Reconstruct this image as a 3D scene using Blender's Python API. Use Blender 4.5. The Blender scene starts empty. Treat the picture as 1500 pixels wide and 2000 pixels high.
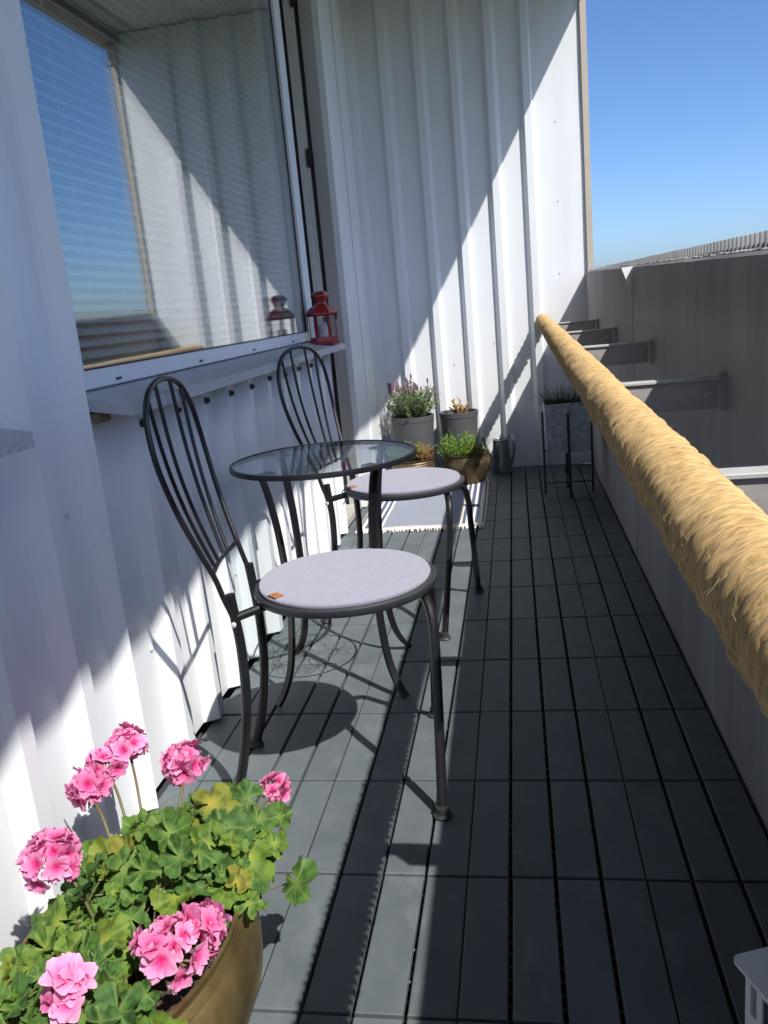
import bpy, bmesh, math, random
from mathutils import Vector, Matrix, noise
random.seed(7)
SC = bpy.context.scene
COL = SC.collection
rad = math.radians

# ------------------------------------------------------------------ camera
cam = bpy.data.cameras.new('camera')
cam.sensor_fit = 'VERTICAL'
cam.sensor_height = 24.0
cam.sensor_width = 18.0
cam.lens = 24.0 * 1632.18 / 2000.0
cam.clip_start = 0.02
cam.clip_end = 20000.0
cam_ob = bpy.data.objects.new('camera', cam)
COL.objects.link(cam_ob)
_r = Vector((0.98496718, 0.14666801, -0.09125872))
_d = Vector((-0.05271079, -0.24791048, -0.96734790))
_f = Vector((-0.16450298, 0.95761625, -0.23645270))
_m = Matrix((_r, -_d, -_f)).transposed().to_4x4()
_m.translation = Vector((0.05388, -1.55603, 0.96895))
cam_ob.matrix_world = _m
SC.camera = cam_ob

# ------------------------------------------------------------------ sky, sun, exposure
SUN_DIR = Vector((-0.60, 0.56, -1.0)).normalized()          # the way the light travels
ELEV = math.asin(-SUN_DIR.z)
ROT = math.atan2(-SUN_DIR.x, -SUN_DIR.y)
world = bpy.data.worlds.new('World')
SC.world = world
world.use_nodes = True
wn = world.node_tree
sky = wn.nodes.new('ShaderNodeTexSky')
sky.sky_type = 'NISHITA'
sky.sun_disc = False
sky.sun_elevation = ELEV
sky.sun_rotation = ROT
sky.altitude = 50.0
sky.air_density = 0.62
sky.dust_density = 1.4
sky.ozone_density = 5.5
bg = wn.nodes['Background']
bg.inputs['Strength'].default_value = 0.15
hs = wn.nodes.new('ShaderNodeHueSaturation')
hs.inputs['Saturation'].default_value = 1.10
wn.links.new(sky.outputs['Color'], hs.inputs['Color'])
wn.links.new(hs.outputs['Color'], bg.inputs['Color'])

sun = bpy.data.lights.new('sun', 'SUN')
sun.energy = 4.8
sun.angle = rad(0.55)
sun.color = (1.0, 0.955, 0.89)
sun_ob = bpy.data.objects.new('sun', sun)
COL.objects.link(sun_ob)
sun_ob.location = (6, -6, 10)
sun_ob.rotation_euler = SUN_DIR.to_track_quat('-Z', 'Y').to_euler()

SC.view_settings.view_transform = 'Standard'
SC.view_settings.look = 'None'
SC.view_settings.gamma = 1.0
SC.view_settings.use_curve_mapping = False
SC.view_settings.exposure = 0.45
SC.cycles.max_bounces = 10
SC.cycles.diffuse_bounces = 5
SC.cycles.transparent_max_bounces = 24
SC.cycles.caustics_reflective = False
SC.cycles.caustics_refractive = False

# ------------------------------------------------------------------ materials
MATS = {}


def mat(name, color, rough=0.5, metal=0.0, var=0.0, scale=8.0, bump=0.0, bscale=60.0, spec=0.5,
        color2=None, stretch=(1, 1, 1), rvar=0.0, sheen=0.0, trans=0.0, coat=0.0, rnd=0.0, detail=5.0, contrast=None, place=False, bdist=0.004, dust=None):
    """Procedural principled material: two colours mixed by noise, bump by a finer noise."""
    m = bpy.data.materials.new(name)
    m.use_nodes = True
    t = m.node_tree
    b = t.nodes['Principled BSDF']
    b.inputs['Roughness'].default_value = rough
    b.inputs['Metallic'].default_value = metal
    b.inputs['Specular IOR Level'].default_value = spec
    if sheen:
        b.inputs['Sheen Weight'].default_value = sheen
        b.inputs['Sheen Roughness'].default_value = 0.6
    if coat:
        b.inputs['Coat Weight'].default_value = coat
        b.inputs['Coat Roughness'].default_value = 0.15
    tc = t.nodes.new('ShaderNodeTexCoord')
    mp = t.nodes.new('ShaderNodeMapping')
    mp.inputs['Scale'].default_value = stretch
    if place:
        gp = t.nodes.new('ShaderNodeNewGeometry')
        t.links.new(gp.outputs['Position'], mp.inputs['Vector'])
    else:
        t.links.new(tc.outputs['Object'], mp.inputs['Vector'])
    if color2 is None:
        color2 = tuple(min(1, c * (1 - var)) for c in color)
    nz = t.nodes.new('ShaderNodeTexNoise')
    nz.inputs['Scale'].default_value = scale
    nz.inputs['Detail'].default_value = detail
    nz.inputs['Roughness'].default_value = 0.6
    t.links.new(mp.outputs['Vector'], nz.inputs['Vector'])
    rp = t.nodes.new('ShaderNodeValToRGB')
    lo, hi = contrast if contrast else (0.32, 0.68)
    rp.color_ramp.elements[0].position = lo
    rp.color_ramp.elements[1].position = hi
    rp.color_ramp.elements[0].color = (*color2, 1)
    rp.color_ramp.elements[1].color = (*color, 1)
    t.links.new(nz.outputs['Fac'], rp.inputs['Fac'])
    out = rp.outputs['Color']
    if rnd:
        oi = t.nodes.new('ShaderNodeObjectInfo')
        mr = t.nodes.new('ShaderNodeMapRange')
        mr.inputs['To Min'].default_value = 1 - rnd
        mr.inputs['To Max'].default_value = 1 + rnd
        t.links.new(oi.outputs['Random'], mr.inputs['Value'])
        hs = t.nodes.new('ShaderNodeHueSaturation')
        t.links.new(mr.outputs['Result'], hs.inputs['Value'])
        t.links.new(out, hs.inputs['Color'])
        out = hs.outputs['Color']
    if dust:
        # a thin uneven film or streaks of another colour: (colour, scale, stretch, low, high, amount)
        dm = t.nodes.new('ShaderNodeMapping')
        dm.inputs['Scale'].default_value = dust[2]
        t.links.new((gp.outputs['Position'] if place else tc.outputs['Object']), dm.inputs['Vector'])
        dn = t.nodes.new('ShaderNodeTexNoise')
        dn.inputs['Scale'].default_value = dust[1]
        dn.inputs['Detail'].default_value = 9
        dn.inputs['Roughness'].default_value = 0.68
        t.links.new(dm.outputs['Vector'], dn.inputs['Vector'])
        dr = t.nodes.new('ShaderNodeMapRange')
        dr.inputs['From Min'].default_value = dust[3]
        dr.inputs['From Max'].default_value = dust[4]
        dr.inputs['To Max'].default_value = dust[5]
        t.links.new(dn.outputs['Fac'], dr.inputs['Value'])
        dx = t.nodes.new('ShaderNodeMix')
        dx.data_type = 'RGBA'
        dx.inputs['B'].default_value = (*dust[0], 1)
        t.links.new(dr.outputs['Result'], dx.inputs['Factor'])
        t.links.new(out, dx.inputs['A'])
        out = dx.outputs['Result']
    t.links.new(out, b.inputs['Base Color'])
    if rvar:
        mr2 = t.nodes.new('ShaderNodeMapRange')
        mr2.inputs['To Min'].default_value = max(0.02, rough - rvar)
        mr2.inputs['To Max'].default_value = min(1, rough + rvar)
        t.links.new(nz.outputs['Fac'], mr2.inputs['Value'])
        t.links.new(mr2.outputs['Result'], b.inputs['Roughness'])
    if bump:
        n2 = t.nodes.new('ShaderNodeTexNoise')
        n2.inputs['Scale'].default_value = bscale
        n2.inputs['Detail'].default_value = 4
        t.links.new(mp.outputs['Vector'], n2.inputs['Vector'])
        bp = t.nodes.new('ShaderNodeBump')
        bp.inputs['Strength'].default_value = bump
        bp.inputs['Distance'].default_value = bdist
        t.links.new(n2.outputs['Fac'], bp.inputs['Height'])
        t.links.new(bp.outputs['Normal'], b.inputs['Normal'])
    if trans:
        tr = t.nodes.new('ShaderNodeBsdfTranslucent')
        t.links.new(out, tr.inputs['Color'])
        mx = t.nodes.new('ShaderNodeMixShader')
        mx.inputs['Fac'].default_value = trans
        t.links.new(b.outputs['BSDF'], mx.inputs[1])
        t.links.new(tr.outputs['BSDF'], mx.inputs[2])
        t.links.new(mx.outputs['Shader'], t.nodes['Material Output'].inputs['Surface'])
    MATS[name] = m
    return m


def glass_mat(name, tint=(0.93, 0.97, 0.96), f0=0.045):
    """Thin glass: each face lets light straight through and mirrors by Schlick's rule."""
    m = bpy.data.materials.new(name)
    m.use_nodes = True
    t = m.node_tree
    t.nodes.remove(t.nodes['Principled BSDF'])
    ge = t.nodes.new('ShaderNodeNewGeometry')
    dt = t.nodes.new('ShaderNodeVectorMath')
    dt.operation = 'DOT_PRODUCT'
    t.links.new(ge.outputs['Normal'], dt.inputs[0])
    t.links.new(ge.outputs['Incoming'], dt.inputs[1])

    def mth(op, a, b=None):
        n = t.nodes.new('ShaderNodeMath')
        n.operation = op
        for i, v in enumerate((a, b)):
            if v is None:
                continue
            if isinstance(v, (int, float)):
                n.inputs[i].default_value = v
            else:
                t.links.new(v, n.inputs[i])
        return n.outputs[0]
    c = mth('ABSOLUTE', dt.outputs['Value'])
    k = mth('POWER', mth('SUBTRACT', 1.0, c), 5.0)
    fac = mth('ADD', mth('MULTIPLY', k, 1 - f0), f0)
    tr = t.nodes.new('ShaderNodeBsdfTransparent')
    tr.inputs['Color'].default_value = (*tint, 1)
    gl = t.nodes.new('ShaderNodeBsdfGlossy')
    gl.inputs['Roughness'].default_value = 0.0
    gl.inputs['Color'].default_value = (1, 1, 1, 1)
    mx = t.nodes.new('ShaderNodeMixShader')
    t.links.new(fac, mx.inputs['Fac'])
    t.links.new(tr.outputs['BSDF'], mx.inputs[1])
    t.links.new(gl.outputs['BSDF'], mx.inputs[2])
    t.links.new(mx.outputs['Shader'], t.nodes['Material Output'].inputs['Surface'])
    MATS[name] = m
    return m


mat('white_sheet', (0.745, 0.770, 0.800), 0.36, var=0.07, scale=3.0, bump=0.10, bscale=9.0, rvar=0.08, stretch=(1, 1, 0.35), place=True, dust=((0.50, 0.47, 0.42), 11.0, (1, 1, 0.05), 0.55, 0.82, 0.5))
mat('white_frame', (0.77, 0.80, 0.83), 0.35, var=0.05, scale=6.0, bump=0.05, bscale=30)
mat('white_plank', (0.75, 0.775, 0.795), 0.5, var=0.08, scale=7.0, bump=0.2, bscale=40, stretch=(1, 1, 0.12), rnd=0.03)
mat('old_frame', (0.66, 0.655, 0.62), 0.5, var=0.2, scale=12.0, bump=0.2, bscale=60, stretch=(1, 1, 0.1))
mat('dull_frame', (0.45, 0.44, 0.42), 0.6, var=0.2, scale=12.0, stretch=(1, 1, 0.1))
mat('gasket', (0.012, 0.012, 0.014), 0.6, var=0.3)
mat('beige_trim', (0.50, 0.44, 0.37), 0.55, var=0.25, scale=9.0, bump=0.2, bscale=50, stretch=(1, 1, 0.15))
mat('soffit', (0.62, 0.61, 0.57), 0.6, var=0.15, scale=5.0, bump=0.1, bscale=30)
mat('gutter', (0.33, 0.29, 0.25), 0.5, var=0.25, scale=8.0)
mat('stone', (0.50, 0.52, 0.545), 0.5, color2=(0.36, 0.375, 0.40), scale=130.0, detail=3.0, contrast=(0.3, 0.56), bump=0.05)
mat('bolt_metal', (0.10, 0.10, 0.11), 0.35, metal=0.8, var=0.4, scale=60)
mat('screw_paint', (0.70, 0.70, 0.69), 0.4, var=0.3, scale=80)
mat('interior', (0.05, 0.05, 0.055), 0.9, var=0.2)
mat('blind', (0.80, 0.83, 0.84), 0.45, var=0.05)
mat('deck_slat', (0.120, 0.140, 0.152), 0.52, color2=(0.092, 0.109, 0.119), scale=9.0, bump=0.3, bscale=380.0, bdist=0.0012, rvar=0.09, rnd=0.10, spec=0.25, place=True, dust=((0.24, 0.25, 0.25), 16.0, (1, 0.5, 1), 0.54, 0.86, 0.55))
mat('deck_base', (0.016, 0.017, 0.019), 0.7, var=0.3, scale=30)
mat('debris', (0.40, 0.40, 0.38), 0.9, var=0.5, scale=90)
mat('slab', (0.045, 0.047, 0.05), 0.9, var=0.4, scale=12)
mat('parapet', (0.33, 0.335, 0.355), 0.75, color2=(0.235, 0.238, 0.255), scale=5.0, bump=0.35, bscale=70, stretch=(1, 1, 0.16), detail=8, place=True, dust=((0.42, 0.40, 0.37), 9.0, (1, 1, 0.06), 0.56, 0.8, 0.28))
mat('sealant', (0.62, 0.62, 0.60), 0.6, color2=(0.08, 0.08, 0.08), scale=45, contrast=(0.40, 0.55))
mat('zinc_strip', (0.50, 0.51, 0.53), 0.45, metal=0.3, color2=(0.34, 0.35, 0.37), scale=9.0)
mat('bracket_paint', (0.38, 0.365, 0.35), 0.6, color2=(0.28, 0.27, 0.26), scale=14, bump=0.2, bscale=80)
mat('bracket_white', (0.46, 0.46, 0.46), 0.5, color2=(0.36, 0.36, 0.37), scale=20)
mat('rope', (0.62, 0.43, 0.20), 0.9, color2=(0.27, 0.165, 0.06), scale=62.0, contrast=(0.28, 0.62), bump=0.45, bscale=75.0, bdist=0.0011, stretch=(1, 11, 1), sheen=0.05, spec=0.2, place=True)
mat('rope_fibre', (0.72, 0.54, 0.31), 0.8, var=0.3, scale=30, trans=0.3, spec=0.2)
mat('pipe', (0.05, 0.045, 0.04), 0.6, metal=0.2, var=0.2)
mat('black_steel', (0.012, 0.012, 0.015), 0.36, var=0.35, scale=14, bump=0.08, bscale=200, spec=0.55, rvar=0.08)
mat('seat_steel', (0.040, 0.042, 0.048), 0.42, var=0.3, scale=14, spec=0.5)
mat('felt', (0.285, 0.285, 0.365), 0.95, color2=(0.245, 0.245, 0.32), scale=60.0, bump=0.5, bscale=500.0, sheen=0.35, spec=0.1, detail=8)
mat('leather', (0.42, 0.17, 0.06), 0.6, var=0.3, scale=50)
mat('foot_plastic', (0.028, 0.028, 0.03), 0.55, var=0.2)
mat('wire_white', (0.30, 0.31, 0.31), 0.5, var=0.2)
mat('red_metal', (0.36, 0.012, 0.022), 0.32, color2=(0.26, 0.008, 0.016), scale=15, coat=0.3)
mat('candle', (0.82, 0.80, 0.74), 0.5, var=0.05)
mat('grey_pot', (0.082, 0.085, 0.095), 0.62, var=0.2, scale=12, bump=0.12, bscale=90)
mat('brass', (0.46, 0.34, 0.145), 0.38, metal=0.85, color2=(0.20, 0.145, 0.07), scale=11.0, rvar=0.12, bump=0.1, bscale=40)
mat('bronze', (0.20, 0.145, 0.075), 0.48, metal=0.7, color2=(0.085, 0.062, 0.040), scale=14.0, rvar=0.1)
mat('zinc', (0.50, 0.53, 0.54), 0.42, metal=0.7, color2=(0.30, 0.33, 0.35), scale=38.0, contrast=(0.38, 0.62))
mat('zinc_can', (0.30, 0.345, 0.36), 0.38, metal=0.7, color2=(0.20, 0.235, 0.25), scale=25.0)
mat('soil', (0.075, 0.055, 0.042), 0.95, color2=(0.028, 0.02, 0.016), scale=60.0, bump=1.0, bscale=170, detail=8)
mat('perlite', (0.26, 0.215, 0.17), 0.9, color2=(0.07, 0.05, 0.04), scale=70)
mat('leaf_lavender', (0.23, 0.30, 0.13), 0.6, color2=(0.08, 0.14, 0.06), scale=30, trans=0.25)
mat('bud_lavender', (0.23, 0.12, 0.17), 0.7, color2=(0.12, 0.06, 0.09), scale=40)
mat('leaf_lime', (0.25, 0.40, 0.06), 0.55, color2=(0.12, 0.25, 0.035), scale=30, trans=0.3)
mat('leaf_dry', (0.42, 0.25, 0.10), 0.75, color2=(0.22, 0.12, 0.05), scale=30, trans=0.15)
mat('succulent', (0.46, 0.15, 0.045), 0.45, color2=(0.30, 0.24, 0.06), scale=22, trans=0.1)
mat('leaf_grass', (0.055, 0.115, 0.055), 0.5, color2=(0.03, 0.07, 0.035), scale=30, trans=0.2)
mat('stem_green', (0.11, 0.14, 0.045), 0.55, color2=(0.15, 0.09, 0.05), scale=20)
mat('fringe', (0.78, 0.75, 0.68), 0.95, var=0.2, scale=50)
mat('white_metal', (0.80, 0.80, 0.78), 0.4, var=0.05)
mat('old_wood', (0.26, 0.20, 0.14), 0.8, var=0.4, scale=30)
mat('wedge_white', (0.80, 0.81, 0.80), 0.5, var=0.05)  # sunlight put into the colour: bright panel edge at the parapet joint
mat('ground', (0.16, 0.16, 0.14), 0.9, color2=(0.08, 0.11, 0.06), scale=0.03, detail=8)
mat('step_stone', (0.44, 0.42, 0.38), 0.7, var=0.25, scale=30, bump=0.2)
glass_mat('pane_glass', (0.95, 0.975, 0.975), 0.15)
glass_mat('table_glass', (0.925, 0.955, 0.955), 0.05)
glass_mat('lantern_glass', (0.96, 0.97, 0.97))


def leaf_material():
    m = bpy.data.materials.new('geranium_leaf')
    m.use_nodes = True
    t = m.node_tree
    b = t.nodes['Principled BSDF']
    b.inputs['Roughness'].default_value = 0.62
    b.inputs['Specular IOR Level'].default_value = 0.22
    tc = t.nodes.new('ShaderNodeTexCoord')
    ln = t.nodes.new('ShaderNodeVectorMath')
    ln.operation = 'LENGTH'
    t.links.new(tc.outputs['Object'], ln.inputs[0])
    nz = t.nodes.new('ShaderNodeTexNoise')
    nz.inputs['Scale'].default_value = 40
    nz.inputs['Detail'].default_value = 6
    t.links.new(tc.outputs['Object'], nz.inputs['Vector'])
    ad = t.nodes.new('ShaderNodeMath')
    ad.operation = 'MULTIPLY_ADD'
    ad.inputs[1].default_value = 22.0
    t.links.new(ln.outputs['Value'], ad.inputs[0])
    mu = t.nodes.new('ShaderNodeMath')
    mu.operation = 'MULTIPLY_ADD'
    mu.inputs[1].default_value = 0.5
    mu.inputs[2].default_value = -0.25
    t.links.new(nz.outputs['Fac'], mu.inputs[0])
    t.links.new(mu.outputs[0], ad.inputs[2])
    rp = t.nodes.new('ShaderNodeValToRGB')
    e = rp.color_ramp.elements
    e[0].position, e[0].color = 0.05, (0.16, 0.24, 0.055, 1)
    e[1].position, e[1].color = 0.95, (0.085, 0.165, 0.04, 1)
    x = e.new(0.35); x.color = (0.075, 0.16, 0.035, 1)
    x = e.new(0.52); x.color = (0.05, 0.105, 0.026, 1)
    x = e.new(0.68); x.color = (0.085, 0.175, 0.04, 1)
    t.links.new(ad.outputs[0], rp.inputs['Fac'])
    oi = t.nodes.new('ShaderNodeObjectInfo')
    r2 = t.nodes.new('ShaderNodeValToRGB')
    e = r2.color_ramp.elements
    e[0].position, e[0].color = 0.0, (0.80, 0.88, 0.95, 1)
    e[1].position, e[1].color = 1.0, (3.0, 1.35, 0.9, 1)
    x = e.new(0.60); x.color = (1.12, 1.10, 0.9, 1)
    x = e.new(0.88); x.color = (1.8, 1.42, 0.85, 1)
    t.links.new(oi.outputs['Random'], r2.inputs['Fac'])
    mx = t.nodes.new('ShaderNodeMix')
    mx.data_type = 'RGBA'
    mx.blend_type = 'MULTIPLY'
    mx.inputs['Factor'].default_value = 1.0
    t.links.new(rp.outputs['Color'], mx.inputs['A'])
    t.links.new(r2.outputs['Color'], mx.inputs['B'])
    # pale veins running out from the stalk
    sp = t.nodes.new('ShaderNodeSeparateXYZ')
    t.links.new(tc.outputs['Object'], sp.inputs[0])

    def mth(op, a_, b_=None):
        n_ = t.nodes.new('ShaderNodeMath')
        n_.operation = op
        for i_, v_ in enumerate((a_, b_)):
            if v_ is None:
                continue
            if isinstance(v_, (int, float)):
                n_.inputs[i_].default_value = v_
            else:
                t.links.new(v_, n_.inputs[i_])
        return n_.outputs[0]
    ang = mth('ARCTAN2', sp.outputs['Y'], mth('SUBTRACT', sp.outputs['X'], 0.004))
    vein = mth('POWER', mth('ABSOLUTE', mth('COSINE', mth('MULTIPLY', ang, 3.5))), 26.0)
    vm = t.nodes.new('ShaderNodeMix')
    vm.data_type = 'RGBA'
    vm.inputs['B'].default_value = (0.24, 0.32, 0.10, 1)
    t.links.new(mth('MULTIPLY', vein, 0.5), vm.inputs['Factor'])
    t.links.new(mx.outputs['Result'], vm.inputs['A'])
    c = vm.outputs['Result']
    t.links.new(c, b.inputs['Base Color'])
    bp = t.nodes.new('ShaderNodeBump')
    bp.inputs['Strength'].default_value = 0.35
    bp.inputs['Distance'].default_value = 0.003
    n2 = t.nodes.new('ShaderNodeTexNoise')
    n2.inputs['Scale'].default_value = 130
    t.links.new(tc.outputs['Object'], n2.inputs['Vector'])
    t.links.new(n2.outputs['Fac'], bp.inputs['Height'])
    t.links.new(bp.outputs['Normal'], b.inputs['Normal'])
    tr = t.nodes.new('ShaderNodeBsdfTranslucent')
    t.links.new(c, tr.inputs['Color'])
    ms = t.nodes.new('ShaderNodeMixShader')
    ms.inputs['Fac'].default_value = 0.28
    t.links.new(b.outputs['BSDF'], ms.inputs[1])
    t.links.new(tr.outputs['BSDF'], ms.inputs[2])
    t.links.new(ms.outputs['Shader'], t.nodes['Material Output'].inputs['Surface'])
    MATS['geranium_leaf'] = m


def petal_material():
    m = bpy.data.materials.new('petal')
    m.use_nodes = True
    t = m.node_tree
    b = t.nodes['Principled BSDF']
    b.inputs['Roughness'].default_value = 0.6
    b.inputs['Specular IOR Level'].default_value = 0.2
    tc = t.nodes.new('ShaderNodeTexCoord')
    ln = t.nodes.new('ShaderNodeVectorMath')
    ln.operation = 'LENGTH'
    t.links.new(tc.outputs['Object'], ln.inputs[0])
    rp = t.nodes.new('ShaderNodeValToRGB')
    e = rp.color_ramp.elements
    e[0].position, e[0].color = 0.0, (0.72, 0.02, 0.14, 1)
    e[1].position, e[1].color = 1.0, (0.90, 0.40, 0.64, 1)
    x = e.new(0.22); x.color = (0.80, 0.07, 0.30, 1)
    x = e.new(0.5); x.color = (0.88, 0.26, 0.53, 1)
    sc = t.nodes.new('ShaderNodeMath')
    sc.operation = 'MULTIPLY'
    sc.inputs[1].default_value = 46.0
    t.links.new(ln.outputs['Value'], sc.inputs[0])
    t.links.new(sc.outputs[0], rp.inputs['Fac'])
    oi = t.nodes.new('ShaderNodeObjectInfo')
    r2 = t.nodes.new('ShaderNodeValToRGB')
    r2.color_ramp.elements[0].color = (0.88, 0.70, 0.80, 1)
    r2.color_ramp.elements[1].color = (1.08, 1.35, 1.18, 1)
    t.links.new(oi.outputs['Random'], r2.inputs['Fac'])
    mx = t.nodes.new('ShaderNodeMix')
    mx.data_type = 'RGBA'
    mx.blend_type = 'MULTIPLY'
    mx.inputs['Factor'].default_value = 1.0
    t.links.new(rp.outputs['Color'], mx.inputs['A'])
    t.links.new(r2.outputs['Color'], mx.inputs['B'])
    c = mx.outputs['Result']
    t.links.new(c, b.inputs['Base Color'])
    tr = t.nodes.new('ShaderNodeBsdfTranslucent')
    t.links.new(c, tr.inputs['Color'])
    ms = t.nodes.new('ShaderNodeMixShader')
    ms.inputs['Fac'].default_value = 0.4
    t.links.new(b.outputs['BSDF'], ms.inputs[1])
    t.links.new(tr.outputs['BSDF'], ms.inputs[2])
    t.links.new(ms.outputs['Shader'], t.nodes['Material Output'].inputs['Surface'])
    MATS['petal'] = m


leaf_material()
petal_material()


def rug_material():
    """Denim blue field, woven stripes along both long sides, cream ends (object x across, y along)."""
    m = bpy.data.materials.new('rug_weave')
    m.use_nodes = True
    t = m.node_tree
    b = t.nodes['Principled BSDF']
    b.inputs['Roughness'].default_value = 0.95
    b.inputs['Specular IOR Level'].default_value = 0.1
    tc = t.nodes.new('ShaderNodeTexCoord')
    sp = t.nodes.new('ShaderNodeSeparateXYZ')
    t.links.new(tc.outputs['Object'], sp.inputs[0])

    def ramp(src, scale, off, stops):
        mm = t.nodes.new('ShaderNodeMath')
        mm.operation = 'MULTIPLY_ADD'
        mm.inputs[1].default_value = scale
        mm.inputs[2].default_value = off
        t.links.new(src, mm.inputs[0])
        r = t.nodes.new('ShaderNodeValToRGB')
        r.color_ramp.interpolation = 'CONSTANT'
        e = r.color_ramp.elements
        while len(e) < len(stops):
            e.new(0.5)
        for q, (pos, col) in zip(e, stops):
            q.position = pos
            q.color = (*col, 1)
        t.links.new(mm.outputs[0], r.inputs['Fac'])
        return r.outputs['Color']
    ax = t.nodes.new('ShaderNodeMath')
    ax.operation = 'ABSOLUTE'
    t.links.new(sp.outputs['X'], ax.inputs[0])
    BL, CR, DK = (0.255, 0.278, 0.340), (0.74, 0.71, 0.63), (0.10, 0.12, 0.21)
    across = ramp(ax.outputs[0], 1 / 0.29, 0.0, [(0, BL), (0.60, CR), (0.64, DK), (0.69, CR), (0.73, DK), (0.79, CR), (0.83, DK), (0.88, CR), (0.945, DK), (0.965, CR)])
    ay = t.nodes.new('ShaderNodeMath')
    ay.operation = 'ABSOLUTE'
    t.links.new(sp.outputs['Y'], ay.inputs[0])
    W, K = (1, 1, 1), (0, 0, 0)
    endm = ramp(ay.outputs[0], 1 / 0.475, 0.0, [(0, K), (0.905, W)])
    line = ramp(ay.outputs[0], 1 / 0.475, 0.0, [(0, CR), (0.922, DK), (0.937, CR)])
    mx = t.nodes.new('ShaderNodeMix')
    mx.data_type = 'RGBA'
    t.links.new(endm, mx.inputs['Factor'])
    t.links.new(across, mx.inputs['A'])
    t.links.new(line, mx.inputs['B'])
    wv = t.nodes.new('ShaderNodeTexNoise')
    wv.inputs['Scale'].default_value = 160
    t.links.new(tc.outputs['Object'], wv.inputs['Vector'])
    mr = t.nodes.new('ShaderNodeMapRange')
    mr.inputs['To Min'].default_value = 0.65
    mr.inputs['To Max'].default_value = 1.3
    t.links.new(wv.outputs['Fac'], mr.inputs['Value'])
    m2 = t.nodes.new('ShaderNodeMix')
    m2.data_type = 'RGBA'
    m2.blend_type = 'MULTIPLY'
    m2.inputs['Factor'].default_value = 1.0
    t.links.new(mx.outputs['Result'], m2.inputs['A'])
    t.links.new(mr.outputs['Result'], m2.inputs['B'])
    t.links.new(m2.outputs['Result'], b.inputs['Base Color'])
    bp = t.nodes.new('ShaderNodeBump')
    bp.inputs['Strength'].default_value = 0.6
    bp.inputs['Distance'].default_value = 0.003
    t.links.new(wv.outputs['Fac'], bp.inputs['Height'])
    t.links.new(bp.outputs['Normal'], b.inputs['Normal'])
    MATS['rug_weave'] = m


rug_material()


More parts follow.
